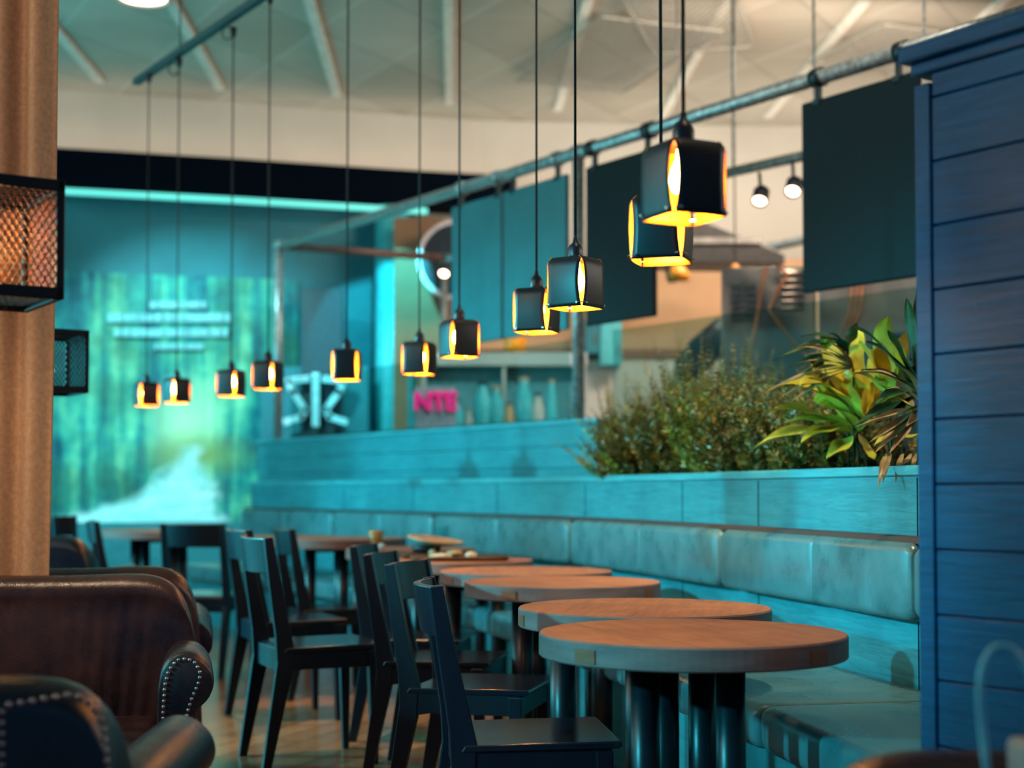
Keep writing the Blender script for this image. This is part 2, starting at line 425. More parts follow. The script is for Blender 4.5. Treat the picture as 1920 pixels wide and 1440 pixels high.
# faint printed lines of writing (unreadable in the photo): short pale strokes
rnd = random.Random(3); pmat = plain('pale_print', (120,186,190), .6)
for (y0, xa, xb, hh) in ((572, 282, 385, 13), (596, 202, 432, 16), (624, 215, 420, 15), (650, 290, 378, 10)):
    px = xa; mb = MB()
    while px < xb:
        w = rnd.choice((6, 7, 9)); q = wallpt(px+w/2)
        Y = q.y-.125; a = at(px, y0+hh/2, Y); b = at(px+w, y0-hh/2, Y)
        mb.box(((a.x+b.x)/2-mc.x, Y-(mc.y-.15), (a.z+b.z)/2-.80), (abs(b.x-a.x), .03, abs(b.z-a.z)))
        px += w+rnd.choice((0, 0, 0, 3))
    mb.build('line_of_print', pmat, mt)

# pale emblem of zigzag strokes around a bar
Y = 15.0
e = at(592, 750, Y)
t = thing('wall_emblem', 'white emblem of two mirrored zigzags either side of a bar on the teal wall', 'sign', (e.x, Y, e.z))
def epx(pts, w, nm):
    mb = MB()
    ps = [at(a, b, Y)-Vector((e.x, Y, e.z)) for a, b in pts]
    for a, b in zip(ps, ps[1:]):
        mb.bar(a, b, w, .05, 0, (0,1,0))
    for a in ps[1:-1]: mb.lathe([(w/2,-.025),(w/2,.025)], 12, (0,0,0), 0, Matrix.Translation(a) @ Matrix.Rotation(R(90),4,'X'))
    mb.build(nm, M['whiteprint'], t)
epx([(592,700),(592,800)], .07, 'bar'); epx([(580,710),(541,714),(550,735),(572,768),(566,782),(532,792)], .065, 'zigzag'); epx([(604,710),(645,714),(636,735),(611,768),(618,782),(652,792)], .065, 'zigzag')
struct(MB().box((X(590,15.22),15.22,1.85), (1.1,.06,1.1)).build('trim_5', M['teal']))
# round teal column
t = thing('column', 'round pale turquoise column lit from above in front of the far wall', 'column', (X(733,15.55),15.55,0))
MB().lathe([(.17,0),(.17,4.12)], 40).build('shaft', M['col'], t, True, .0)
MB().lathe([(.20,0),(.20,.12),(.165,.15)], 40).build('base', M['dark'], t)
t = thing('slim_pillar', 'slim pale turquoise square pillar right of the round column', 'column', (X(773,13.6),13.6,0))
MB().box((0,0,1.15), (.09,.09,2.3)).build('shaft', M['col'], t, False, .01)
MB().box((0,0,.05), (.14,.14,.1)).build('base', M['dark'], t)
# dark doorway beside the emblem
t = thing('tall_cabinet', 'tall dark cabinet standing against the teal wall left of the column', 'cabinet', (X(600,15.0),15.2,0))
MB().box((0,0,1.6), (.42,.2,3.2)).build('body', plain('cabinet_dark', (14,52,62), .5), t, False, .01)
MB().box((.16,-.12,1.5), (.02,.04,.5)).build('handle', M['dark'], t)
# round sign
p = at(858, 488, 14.6)
t = thing('round_sign', 'round dark sign with a pale rim on the brown wall behind the hanging boards', 'sign', (p.x, 14.6, p.z))
T = Matrix.Rotation(R(90), 4, 'X')
MB().lathe([(0,-.03),(.36,-.03),(.36,.03),(0,.03)], 48, mi=0, T=T).build('disc', M['signdark'], t, False)
MB().lathe([(.36,-.04),(.40,-.04),(.40,.04),(.36,.04)], 48, T=T, closed=True).build('rim', M['signring'], t, False)
MB().box((0,.3,0),(.06,.5,.06)).build('bracket', M['brownwall'], t)

# ------------------------------------------------------------------ pipe frame
def line(a, b, t): return tuple(a[i]+(b[i]-a[i])*t for i in range(3))
PZ = 3.35
PA = at(520, 460, 12.5); PA.z = PZ; PA = Vector((-2.12,13.4,PZ)); PB = Vector((1.98,7.45,PZ)); PE = PA+(PB-PA)*1.34
def pipe_at(px):
    m = (px-960)/F; d = PB-PA; t = (m*PA.y-PA.x)/(d.x-m*d.y); return PA+d*t
pd = (PB-PA).normalized(); pn = Vector((-pd.y, pd.x, 0))      # points away from the bench
if pn.y < 0: pn = -pn
TZ = 1.58
fr = thing('pipe_frame', 'long galvanised pipe frame standing on the turquoise half wall', 'pipe frame', (PA.x, PA.y, 0))
def fl(p): return Vector(p)-Vector((PA.x, PA.y, 0))
MB().tube([fl(PA), fl(PE)], .042, 16).build('rail', M['pipe'], fr, True)
for px in (520, 1085):
    q = pipe_at(px); MB().tube([fl((q.x,q.y,TZ)), fl((q.x,q.y,PZ))], .04, 16).build('post', M['pipe'], fr, True)
q = PE; MB().tube([fl((q.x,q.y,0)), fl((q.x,q.y,PZ))], .04, 16).build('post', M['pipe'], fr, True)
cr = at(905, 487, 13.3)
MB().tube([fl(PA), fl((-.65,14.1,PZ))], .036, 12).build('cross_rail', plain('rusty_pipe', (104,82,76), .5, .4), fr, True)
MB().tube([fl((-.65,14.1,PZ)), fl(at(1300,497,14.3)), fl(at(1505,450,13.2)), fl(at(1700,410,11.8))], .045, 12).build('cross_rail', M['pipe'], fr, True)
MB().tube([fl((-.65,14.1,0)), fl((-.65,14.1,PZ))], .03, 12).build('post', M['pipe'], fr, True)
for px in (865, 933, 1045, 1085, 1112, 1220, 1540, 1700):
    q = fl(pipe_at(px)); MB().tube([q-pd*.035, q+pd*.035], .053, 16).build('coupling', M['pipe'] if px % 2 else M['clamp'], fr, True)
q = fl(PA); MB().tube([q-pd*.03, q+pd*.08], .055, 16).build('coupling', M['pipe'], fr, True)
# hanging boards
def board(pxa, pxb, label, clamps, bmat):
    a, b = pipe_at(pxa), pipe_at(pxb); m = (a+b)/2; L = (b-a).length
    rz = math.atan2((b-a).y, (b-a).x)
    t = thing('hanging_board', label, 'panel', (m.x, m.y, 2.19), rz, 'dark boards hung from the pipe')
    MB().box((0,0,.52), (L-.012,.035,1.04)).build('board', [bmat], t, False, .012, 3)
    for px in clamps:
        q = pipe_at(px); lx = (q-m).dot((b-a).normalized())
        MB().box((lx,0,1.075), (.03,.03,.12)).box((lx,0,1.025), (.05,.055,.03)).build('hanger', M['clamp'], t, False, .004)
board(848, 944, 'leftmost dark teal board hung from the pipe, left of the thin seam', (865, 935), M['board'])
board(946, 1067, 'dark teal board hung just left of the pipe post', (963, 1047), M['board'])
board(1101, 1232, 'dark grey teal board hung right of the pipe post behind the largest pendants', (1117, 1217), M['board_d'])
board(1509, 1735, 'largest darkest board hung beside the blue plank partition', (1540, 1692), M['board_d'])
# ------------------------------------------------------------------ bench, planter, half wall
BC = [(1.47,2.6), (1.43,3.35), (1.34,3.95), (1.221,4.545), (.862,6.21), (.309,8.16), (-.542,10.0), (-1.40,11.5), (-2.385,12.97), (-3.3,14.2)]
def cr_(p0, p1, p2, p3, t):
    return .5*((2*p1)+(-p0+p2)*t+(2*p0-5*p1+4*p2-p3)*t*t+(-p0+3*p1-3*p2+p3)*t**3)
def bc(s):
    "bench curve; s = 1 is BC[1] ..."
    i = min(max(int(s), 1), len(BC)-3); t = s-i; P = [Vector(BC[k]) for k in range(i-1, i+3)]
    return cr_(*P, t)
def bframe(s):
    d = (bc(min(s+.02, 8.0))-bc(max(s-.02, 1.0))).normalized(); return bc(s), Vector((-d.y, d.x)), d   # normal to the room (left)
def rprof(u0, u1, z0, z1, r, n=4):
    pts = []
    for (cu, cz, a0) in ((u1-r, z0+r, -90), (u1-r, z1-r, 0), (u0+r, z1-r, 90), (u0+r, z0+r, 180)):
        for k in range(n+1):
            a = R(a0+90*k/n); pts.append((cu+r*math.cos(a), cz+r*math.sin(a)))
    return pts
def sweep(s0, s1, prof, n=20, puff=0., mid=False, inset=.0, wrinkle=0., seed=0):
    mb = MB(); rows = []; rn = random.Random(seed)
    cu = sum(p[0] for p in prof)/len(prof); cz = sum(p[1] for p in prof)/len(prof)
    L = sum((bc(s0+(s1-s0)*(k+1)/20)-bc(s0+(s1-s0)*k/20)).length for k in range(20))
    ts = [k/n for k in range(n+1)]
    if puff: ts = [0, .004, .012, .025, .045]+[.07+.86*k/n for k in range(n+1)]+[.955, .975, .988, .996, 1]
    if mid: ts = sorted(ts+[.485, .494, .4985, .5, .5015, .506, .515])
    ts = [t for i, t in enumerate(ts) if i == 0 or t-ts[i-1] > 1e-5]
    for t in ts:
        s = s0+(s1-s0)*t+(0); q, nn, d = bframe(s)
        g = 0.
        if puff:
            e = min(t, 1-t)*L; g = -puff*max(0, 1-e/.05)**2.2
            if mid: g -= puff*.35*max(0, 1-abs(t-.5)*L/.014)**1.5
        row = []
        for (u, z) in prof:
            du = u-cu; dz = z-cz; k = math.hypot(du, dz) or 1
            w = wrinkle*math.sin(t*37+seed)*math.sin(t*91+z*9) if wrinkle else 0
            uu = u+du/k*(g+w)+(.012*math.sin(PI*min(1, max(0, (t*2 % 1) if mid else t))) if puff and du > 0 else 0); zz = z+dz/k*g
            p = q+nn*uu; row.append((p.x, p.y, zz))
        rows.append(row)
    mb.grid(rows, 0, True); m = len(prof); k = len(mb.v)-m*len(rows)
    mb.f += [tuple(range(k+m-1, k-1, -1)), tuple(range(len(mb.v)-m, len(mb.v)))]; mb.mi += [0, 0]
    return mb
SE = 8.0
bt = thing('bench', 'long curved banquette bench in turquoise lit leather along the planter wall', 'bench', (0,0,0))
SS = [1.0, 2.86, 4.0, 5.0, 6.0, 7.0, SE]
bk = [1.0, 3, 4, 5, 6, 7, SE]
for i in range(len(bk)-1):
    g = .006
    o = sweep(bk[i]+g, bk[i+1]-g, rprof(-.095, 0, .715, .957, .03), 22, .020, True, wrinkle=.0012, seed=i).build('backrest_cushion', M['bench'], bt, True)
    o = sweep(SS[i]+g, SS[i+1]-g, rprof(-.09, .56, .37, .50, .035), 22, .018, False, wrinkle=.0012, seed=i+9).build('seat_cushion', M['bench'], bt, True)
sweep(1.0, SE, [(-.10,0),(-.10,.355),(.47,.355),(.47,0)], 60).build('bench_base', M['bench_base'], bt)
sweep(1.0, SE, [(-.098,.955),(-.098,.975),(-.04,.972),(-.03,.955)], 60).build('top_welt', M['welt'], bt)
pl = thing('planter_wall', 'turquoise wooden planter wall with a ledge behind the bench', 'planter', (0,0,0))
sweep(.99, SE, [(-.14,0),(-.14,1.165),(-.104,1.165),(-.104,0)], 70).build('front_panel', M['panel'], pl)
sweep(.99, SE, rprof(-.30, -.092, 1.167, 1.20, .004, 1), 70).build('ledge_trim', M['trim'], pl)
sweep(.99, 4.95, [(-.62,.0),(-.62,1.17),(-.59,1.17),(-.59,0)], 50).build('back_panel', M['panel'], pl)
sweep(.995, 4.94, [(-.585,1.02),(-.585,1.08),(-.142,1.08),(-.142,1.02)], 50).build('soil', M['soil'], pl)
mb = MB()
for s in (1.6, 2.35, 3.12, 3.9, 4.35, 5.0, 5.6, 6.3, 7.0):
    q, nn, d = bframe(s); p = q+nn*(-.1035); mb.bar((p.x,p.y,.05), (p.x,p.y,1.16), .005, .003)
mb.build('panel_joint', M['dark'], pl)
# upper half wall along the pipe frame
hw = thing('half_wall', 'higher turquoise plank half wall carrying the pipe frame', 'half wall', (0,0,0))
a = pipe_at(1142)-pn*.10; b = pipe_at(503)-pn*.10
def strip(mb, a, b, z0, z1, th):
    a = Vector((a.x,a.y,0)); b = Vector((b.x,b.y,0)); n = pn
    vs = []
    for z in (z0, z1): vs += [a+Vector((0,0,z)), b+Vector((0,0,z)), b+n*th+Vector((0,0,z)), a+n*th+Vector((0,0,z))]
    mb.add(vs, [(0,1,2,3),(7,6,5,4),(0,4,5,1),(1,5,6,2),(2,6,7,3),(3,7,4,0)])
mb = MB(); z = 0
for k in range(11): strip(mb, a, b, z+.002, z+.139, .2); z += .1412
mb.build('planking', M['panel'], hw)
mb = MB(); strip(mb, a+pd*.02-pn*.02, b-pd*.02-pn*.02, 1.555, TZ, .26); mb.build('cap_board', M['trim'], hw)
# glass screens on the half wall
def screen(pxa, pxb, z0, z1, label):
    a, b = pipe_at(pxa), pipe_at(pxb); m = (a+b)/2
    t = thing('glass_screen', label, 'glass screen', (m.x, m.y, z0), math.atan2((b-a).y, (b-a).x))
    L = (b-a).length
    MB().box((0,0,(z1-z0)/2), (L,.008,z1-z0)).build('pane', M['screen'], t)
    MB().box((0,0,.01), (L,.03,.02)).build('channel', M['clamp'], t)
screen(1150, 1745, 1.10, 2.14, 'low clear glass screen behind the plants in front of the steel cabinets')
screen(545, 1068, 1.58, 2.12, 'clear glass screen on the half wall between the two pipe posts')
# ------------------------------------------------------------------ kitchen behind
def louvre(cx, cz, n, w, h, y, m, par):
    for k in range(n):
        z = cz-(k-(n-1)/2)*h
        MB().prism([(y,z-.010),(y-.022,z-.012),(y,z+.016)], cx-w/2, cx+w/2, 'YZ').build('louvre', m, par)
Y = 9.3
xa, xb = X(1355,Y), X(1531,Y); zt = at(1440, 500, Y).z
t = thing('steel_cabinet', 'brushed steel kitchen cabinet with two banks of louvres behind the ferns', 'cabinet', ((xa+xb)/2, Y, 0), R(-8))
MB().box((0,.35,zt/2), (xb-xa,.7,zt)).build('body', M['steel'], t, False, .006)
lsm = plain('louvre_steel', (214,216,212), .2, 1.)
for px in (1382, 1406, 1475, 1497):
    q = at(px, 556 if px < 1440 else 536, Y-.01); louvre(q.x-(xa+xb)/2, q.z-.02, 6, .07, .044, -.001, lsm, t)
cb = [at(*p)-Vector(((xa+xb)/2, Y, 0)) for p in ((1438,500,Y-.06),(1428,560,Y-.06),(1418,620,Y-.06),(1400,700,Y-.06))]
MB().tube(cb, .010, 8).build('orange_curve', M['orange_curve'], t, True)
cb = [at(*p)-Vector(((xa+xb)/2, Y, 0)) for p in ((1462,500,Y-.08),(1480,515,Y-.08),(1462,545,Y-.08),(1446,580,Y-.08),(1468,612,Y-.08),(1500,650,Y-.08),(1540,700,Y-.08))]
MB().tube(cb, .012, 8).build('orange_curve', M['orange_curve'], t, True)
Y2 = 9.0
xc = X(1533,Y2)
t = thing('steel_cabinet', 'polished steel cabinet with warm reflections below the largest hanging board', 'cabinet', (xc+.01, Y2, 0), R(-16))
MB().box((.52,.35,1.27), (1.04,.7,2.54)).build('body', M['steel'], t, False, .006)
MB().box((.42,-.01,1.95), (.20,.03,.24)).build('control_box', M['signdark'], t, False, .008)
mb = MB(); mb.tube([(.30+.02*k,-.02,2.4) for k in range(2)], .004)
for k in range(3):
    MB().tube([(.28-.03*k,-.03,2.48),(.25-.03*k,-.035,2.2),(.16-.03*k,-.03,2.0),(.08-.02*k,-.03,1.7)], .007, 8).build('orange_curve', M['orange_curve'], t, True)
# dark hood
p = at(1345, 470, 12.6)
t = thing('extractor_hood', 'dark sloping extractor hood behind the largest pendant', 'hood', (p.x, 12.7, p.z))
MB().prism([(-.75,.22),(-.2,.26),(.55,-.05),(.55,-.14),(-.75,-.12)], -.25, .25, 'XZ').build('canopy', plain('hood_dark', (66,62,60), .4, .4), t, False, .01)
MB().box((-.1,-.26,.06), (.9,.02,.05)).build('lip', M['steel'], t)
p = at(1300, 640, 12.4)
t = thing('espresso_grinder', 'dark curved machine with a turquoise foot left of the steel cabinet', 'machine', (X(1320,11.6), 11.6, 0))
MB().box((0,0,.93), (.6,.5,1.86)).build('counter_block', M['tile'], t, False, .01)
MB().tube([(-.16,0,1.90),(-.12,0,2.08),(.0,0,2.22),(.12,0,2.34),(.16,0,2.46)], [.10,.12,.13,.12,.06], 20).build('body', M['signdark'], t, True)
MB().box((-.17,0,1.93), (.14,.2,.14)).build('foot', M['col'], t, False, .02)
# cabinets / posters on the kitchen wall
for (pxa, pxb, ya, yb_, m, lab) in ((1126,1166,598,684,'col','bright turquoise poster on the kitchen wall right of the pipe post'), (1097,1124,600,662,'teal','dark teal poster on the kitchen wall beside the pipe post')):
    a = at(pxa, yb_, 14.7); b = at(pxb, ya, 14.7)
    t = thing('wall_cabinet', lab.replace('poster', 'wall cabinet'), 'cabinet', ((a.x+b.x)/2, 14.9, a.z))
    MB().box((0,0,(b.z-a.z)/2), (b.x-a.x,.36,b.z-a.z)).build('body', M[m], t, False, .01)
    MB().box(((b.x-a.x)/2-.04,-.19,.15), (.015,.02,.10)).build('handle', M['screw'], t)
# serving counter with display, jars, pink sign
t = thing('serving_counter', 'pale serving counter seen through the glass screen', 'counter', (X(930,13.0), 13.2, 0))
MB().box((0,0,.72), (1.75,.5,1.44)).build('body', M['tile'], t, False, .01)
MB().box((0,0,1.46), (1.80,.56,.04)).build('worktop', M['trim'], t, False, .004)
t = thing('display_shelf', 'pale shelf unit above the serving counter', 'shelf', (X(945,13.3), 13.35, 1.48))
mb = MB()
for x in (-.72, 0, .72): mb.box((x,0,.4), (.03,.2,.8))
mb.build('upright', M['tile'], t)
MB().box((0,0,.82), (1.5,.24,.12)).build('top_shelf', M['tile'], t, False, .01)
MB().box((0,.1,.42), (1.5,.02,.7)).build('back_panel', plain('back_teal', (96,150,156), .5), t)
rn = random.Random(5)
for i, px in enumerate((858, 880, 905, 930, 955, 982, 1008, 1034)):
    h = (.44,.36,.60,.56,.42,.64,.50,.62)[i]; r = (.05,.04,.08,.075,.05,.08,.06,.05)[i]
    o = thing('jar', ('tall' if h > .5 else 'short')+' '+('glass' if i % 3 else 'steel')+' jar on the serving counter, '+('first','second','third','fourth','fifth','sixth','seventh','eighth')[i]+' from the pink sign', 'jar', (X(px,13.05), 13.05, 1.48), 0, 'jars along the serving counter')
    MB().lathe([(r*.7,0),(r,.02),(r,h*.75),(r*.5,h*.9),(r*.5,h*.96)], 20).build('body', (M['pot'], M['tile'], M['col'], M['pot'], M['beige'])[i % 5], o, True)
    MB().lathe([(r*.6,h*.96),(r*.6,h)], 16).build('lid', M['beige'] if i % 2 else M['signdark'], o)
a = at(785, 768, 12.6); b = at(848, 736, 12.6)
t = thing('pink_sign', 'small glowing pink letter sign behind the glass screen', 'sign', ((a.x+b.x)/2, 12.6, 1.48))
tx = bpy.data.curves.new('letters', 'FONT'); tx.body = 'NTE'; tx.size = .21; tx.extrude = .012; tx.offset = .008; tx.align_x = 'CENTER'; tx.space_character = .9
o = bpy.data.objects.new('letters_curve', tx); me = bpy.data.meshes.new_from_object(o); bpy.data.objects.remove(o)
o = bpy.data.objects.new('letters', me); C.objects.link(o); me.materials.clear(); me.materials.append(M['pink']); o.parent = t
o.location = (0,-.02,a.z-1.48); o.rotation_euler = (R(90),0,0)
MB().box((0,.03,(b.z-1.48)/2+.02), (b.x-a.x+.06,.03,b.z-1.48+.06)).build('backing_board', plain('backing_pale', (160,150,160), .5), t)
MB().box((0,.03,-.73+.0), (.5,.3,1.46)).build('pedestal', M['tile'], t)
for (px, py, w, lab) in ((966, 650, .20, 'orange pot on the pale shelf behind the glass'),):
    a = at(px, 672, 13.3)
    o = thing('pot', lab, 'pot', (a.x, 13.35, 2.36))
    MB().lathe([(.07,0),(.10,.04),(.10,.17),(.09,.19)], 24).build('body', M['orange'], o, True)
    MB().lathe([(.095,.19),(.03,.22),(.015,.25)], 24).build('lid', M['orange'], o, True)
# orange and yellow lamps above the steel cabinet
for (px, py, Yx, r, lab) in ((1272, 505, 12.0, .09, 'orange glass shade under the turquoise rail behind the second pendant'), (1378, 500, 11.4, .045, 'small amber shade above the steel cabinet')):
    q = at(px, py, Yx)
    o = thing('shade_lamp', lab, 'lamp', (q.x, q.y, q.z-r))
    MB().lathe([(r,0),(r*.95,r*.7),(r*.5,r*1.3),(.012,r*1.5)], 24).build('shade', M['orange'], o, True)
    MB().tube([(0,0,r*1.5),(0,0,CZ-(q.z-r))], .006, 6).build('cord', M['cord'], o)
# spot rail and track spotlights
ra, rb = at(1330, 332, 9.9), at(1760, 236, 8.4)
t = thing('spotlight_rail', 'galvanised rail carrying spotlights left of the largest hanging board', 'rail', (ra.x, ra.y, 0))
o_ = Vector((ra.x, ra.y, 0))
MB().tube([ra-o_, rb-o_], .035, 12).build('rail', M['pipe'], t, True)
mb = MB()
for k in (.12, .5, .95):
    q = ra+(rb-ra)*k; MB().tube([q-o_, Vector((q.x,q.y,CZ))-o_], .008, 8).build('suspension_rod', M['pipe'], t)
def spotlamp(px, py, Yx, aim, lab, top=.11, s=1.):
    q = at(px, py, Yx); o = thing('spotlight', lab, 'spotlight', (q.x, q.y, q.z))
    d = Vector(aim).normalized(); rot = d.to_track_quat('Z', 'Y').to_matrix().to_4x4(); rot = rot @ Matrix.Scale(s, 4)
    MB().lathe([(.0,-.13),(.03,-.13),(.052,-.10),(.052,.0),(.045,.0),(.045,-.02),(0,-.02)], 24, T=rot).build('housing', M['signdark'], o, True)
    MB().lathe([(0,-.012),(.043,-.012)], 24, T=rot).build('lens', M['spot'], o)
    MB().tube([-d*.07*s, (0,0,top*s)], .011, 8).build('stem', M['clamp'], o)
    return o
spotlamp(1424, 378, 9.45, (-.25,-.6,-.8), 'black spotlight glowing at the left end of the ceiling rail', .19)
spotlamp(1486, 360, 9.2, (-.25,-.6,-.7), 'black spotlight tucked against the edge of the largest hanging board', .2)
spotlamp(1262, 524, 12.0, (.1,-.4,-.9), 'small dark spotlight below the second largest pendant', .16)
spotlamp(832, 514, 13.9, (-.1,-.6,-.6), 'small pinkish spotlight in front of the round dark sign', .3)

# ------------------------------------------------------------------ blue partition
pc = Vector((X(1722,3.2), 3.2, 0)); dd = Vector((.68,-1,0)).normalized()
t = thing('plank_partition', 'bright blue plank partition with a capped top at the right edge', 'partition', (pc.x, pc.y, 0), math.atan2(dd.y, dd.x))
L = .5
MB().box((L/2,.065,1.0), (L-.01,.08,2.0)).build('core', M['blue'], t)
mb = MB(); z = .02; rn = random.Random(2)
mp = MB(); k = 0
while z < 1.98:
    h = min(.139, 2.02-z); o = MB().box(((L+.045)/2,.0125+rn.uniform(-.001,.001),z+h/2), (L-.045,.024,h-.003)).build('plank', M['blue'], t, False, .0025, 1); z += .139
MB().box((.022,.018,1.0), (.044,.044,2.0)).build('corner_post', M['blue'], t, False, .003, 1)
MB().box((L/2-.005,.052,2.066), (L+.035,.165,.036)).box((L/2,.058,2.034), (L+.012,.135,.028)).build('cap', M['blue'], t, False, .006, 2)

# ------------------------------------------------------------------ tables
def table(px, wpx, y_or_d, label, name='round_table', D=.8, z=.75, legs=((.22,30),(.22,120),(.22,210),(.22,300)), rot=0., lw=.075, seed=0):
    d = y_or_d; Xc = X(px, d)
    t = thing(name, label, 'table', (Xc, d, 0), R(rot), 'round wooden tables')
    th = .06; n = 96; r = D/2
    mb = MB(); prof = [(r-.004,z-th),(r,z-th+.004),(r,z-.005),(r-.004,z)]
    vs = []
    mb.lathe(prof, n, mi=1)
    mb.mi[-1] = 0
    o = mb.build('tabletop', [M['table'], M['table_rim']], t)
    for a in (205, 295, 25, 115):
        T = Matrix.Rotation(R(a), 4, 'Z')
        MB().box((r-.004,0,z-.034), (.012,.066,.034), 0, T).build('rim_inlay', M['inlay'], t)
    for rr, a in legs:
        a = R(a-rot); x, y = rr*math.cos(a), rr*math.sin(a)
        MB().lathe([(lw/2,0.0),(lw/2,z-th)], 28, (x,y,0)).build('leg', M['post'], t, True)
        MB().lathe([(lw/2+.012,0),(lw/2+.012,.012),(lw/2,.02)], 28, (x,y,0)).build('foot', M['post'], t)
    mb = MB()
    for i in range(len(legs)):
        a, b = legs[i], legs[(i+2) % len(legs)]
        pa = (a[0]*math.cos(R(a[1]-rot)), a[0]*math.sin(R(a[1]-rot)), z-th-.018); pb = (b[0]*math.cos(R(b[1]-rot)), b[0]*math.sin(R(b[1]-rot)), z-th-.018)
        if i < 2: mb.bar(pa, pb, .05, .03)
    mb.build('underframe', M['post'], t)
    return t
table(1296, 572, 3.88, 'nearest round wooden table with a greyish front rim', rot=18, legs=((.16,215),(.16,300),(.12,70),(.12,120)))
table(1207, 471, 4.71, 'second nearest round wooden table, half hidden by the nearest one', rot=-12, legs=((.26,170),(.2,260),(.2,350),(.2,80)), lw=.085)
table(1054, 365, 6.05, 'third round wooden table with plank joints across its top', rot=32, legs=((.2,215),(.2,320),(.22,50),(.16,130)), lw=.085)
table(986, 322, 6.88, 'fourth round wooden table, reddish in the light', rot=5, legs=((.34,180),(.3,270),(.3,0),(.3,90)), lw=.085)
table(858, 283, 7.85, 'round wooden table carrying the stacked trays', rot=20, z=.755, legs=((.25,240),(.25,330),(.25,60),(.25,150)))
table(770, 240, 8.75, 'round wooden table behind the trays with a glass on it', rot=40, z=.78, D=.76, legs=((.3,190),(.25,280),(.25,10),(.25,100)))
table(640, 240, 9.75, 'round wooden table beside the far curve of the bench', rot=12, z=.81, D=.86, legs=((.2,190),(.2,280),(.2,10),(.2,100)))
table(530, 240, 10.9, 'small round wooden table behind the far table by the bench', rot=12, z=.785, D=.8, legs=((.2,190),(.2,280),(.2,10),(.2,100)))
table(300, 220, 11.0, 'farthest left round table in front of the forest mural', rot=0, z=.83, D=.9, legs=((.2,45),(.2,135),(.2,225),(.2,315)))

# ------------------------------------------------------------------ chairs
def make_chair():
    t = thing('dining_chair', 'x', 'chair')
    kids_ = []
    def part(mb, name, mat, **k):
        o = mb.build(name, mat, t, **k); kids_.append(o); return o
    # rear stiles double as rear legs: splayed foot, kink at the seat, leaning back
    pol = [(-.285,0),(-.25,0),(-.165,.36),(-.158,.46),(-.205,.66),(-.248,.872),(-.283,.868),(-.262,.70),(-.232,.50),(-.226,.40)]
    for s in (-1, 1):
        y = s*.195
        part(MB().prism(pol, y-.016, y+.016, 'XZ'), 'leg', M['chair'], bevel=.0035)
    # curved top rail
    rows = []
    n = 12
    for k in range(n+1):
        u = -1+2*k/n; y = u*.178; b = -.040*(1-u*u)
        rows.append([(-.256+b,y,.868),(-.256+b-.022,y,.866),(-.236+b-.022,y,.735),(-.236+b,y,.735)])
    mb = MB().grid(rows, 0, True); m = len(mb.v); mb.f += [(3,2,1,0),(m-4,m-3,m-2,m-1)]; mb.mi += [0,0]
    part(mb, 'top_rail', M['chair'], smooth=False, bevel=.003)
    part(MB().box((-.199,0,.405), (.022,.358,.085)), 'rear_rail', M['chair'], bevel=.003)
    part(MB().prism([(-.20,.438),(.215,.441),(.225,.449),(.222,.461),(-.19,.456)], -.215, .215, 'XZ'), 'seat', M['chair_seat'], bevel=.004, seg=3)
    for s in (-1, 1):
        part(MB().prism([(-.19,.437),(.19,.44),(.19,.368),(.15,.372),(-.12,.372),(-.19,.36)], s*.197-.010, s*.197+.010, 'XZ'), 'side_rail', M['chair'], bevel=.002)
        # front leg, tapered
        a = []
        for (z, w) in ((0, .028), (.436, .046)):
            a += [(.17+.03-w, s*.197-w/2, z), (.20, s*.197-w/2, z), (.20, s*.197+w/2, z), (.17+.03-w, s*.197+w/2, z)]
        mb = MB(); mb.add(a, [(3,2,1,0),(4,5,6,7),(0,1,5,4),(1,2,6,5),(2,3,7,6),(3,0,4,7)])
        part(mb, 'leg', M['chair'], bevel=.003)
    part(MB().box((.188,0,.405), (.02,.36,.066)), 'front_rail', M['chair'], bevel=.002)
    kids[t.name] = kids_
    return t
chair0 = make_chair(); chair_used = [False]
def chair(x, y, a, label, group, zs=1.0, s=1.0):
    if not chair_used[0]: o = chair0; chair_used[0] = True
    else:
        o = chair0.copy(); C.objects.link(o)
        for ch in kids[chair0.name]: c = ch.copy(); C.objects.link(c); c.parent = o
    o.location = (x, y, 0); o.rotation_euler = (0,0,R(a)); o.scale = (s, s, zs)
    o['label'] = label; o['group'] = group
    return o
G1 = 'dark chairs along the row of round tables'; G2 = 'dark chairs at the left tables'
chair(.045, 4.10, 6, 'nearest dark wooden chair, in front at the nearest table', G1)
chair(-.11, 5.16, -14, 'dark wooden chair directly behind the nearest one, its seat turned to the camera', G1)
chair(-.27, 5.95, -10, 'third dark wooden chair in the row, only its back rail and seat corner showing', G1)
chair(-.42, 6.80, -8, 'fourth dark wooden chair, beside the table with the trays', G1)
chair(-.815, 6.22, 24, 'dark wooden chair in the middle of the floor, seen side on with its glossy seat', G2, 1.07)
chair(-1.10, 7.38, 24, 'dark wooden chair left of the side-on chair, its rear rail lit turquoise', G2, 1.07)
chair(-1.0, 8.22, 20, 'dark wooden chair just behind the side-on chair', G2, 1.05)
chair(-1.86, 9.2, 75, 'far dark wooden chair with its back to the camera at the left table', G2, 1.06)
chair(-2.52, 9.9, 20, 'far dark wooden chair standing side on left of the far table', G2, 1.06)
chair(-3.12, 10.3, 60, 'farthest left dark wooden chair, showing above the dark armchair', G2, 1.08)
chair(-3.42, 11.0, 100, 'wooden chair half hidden by the curtain in front of the mural', G2, 1.08)

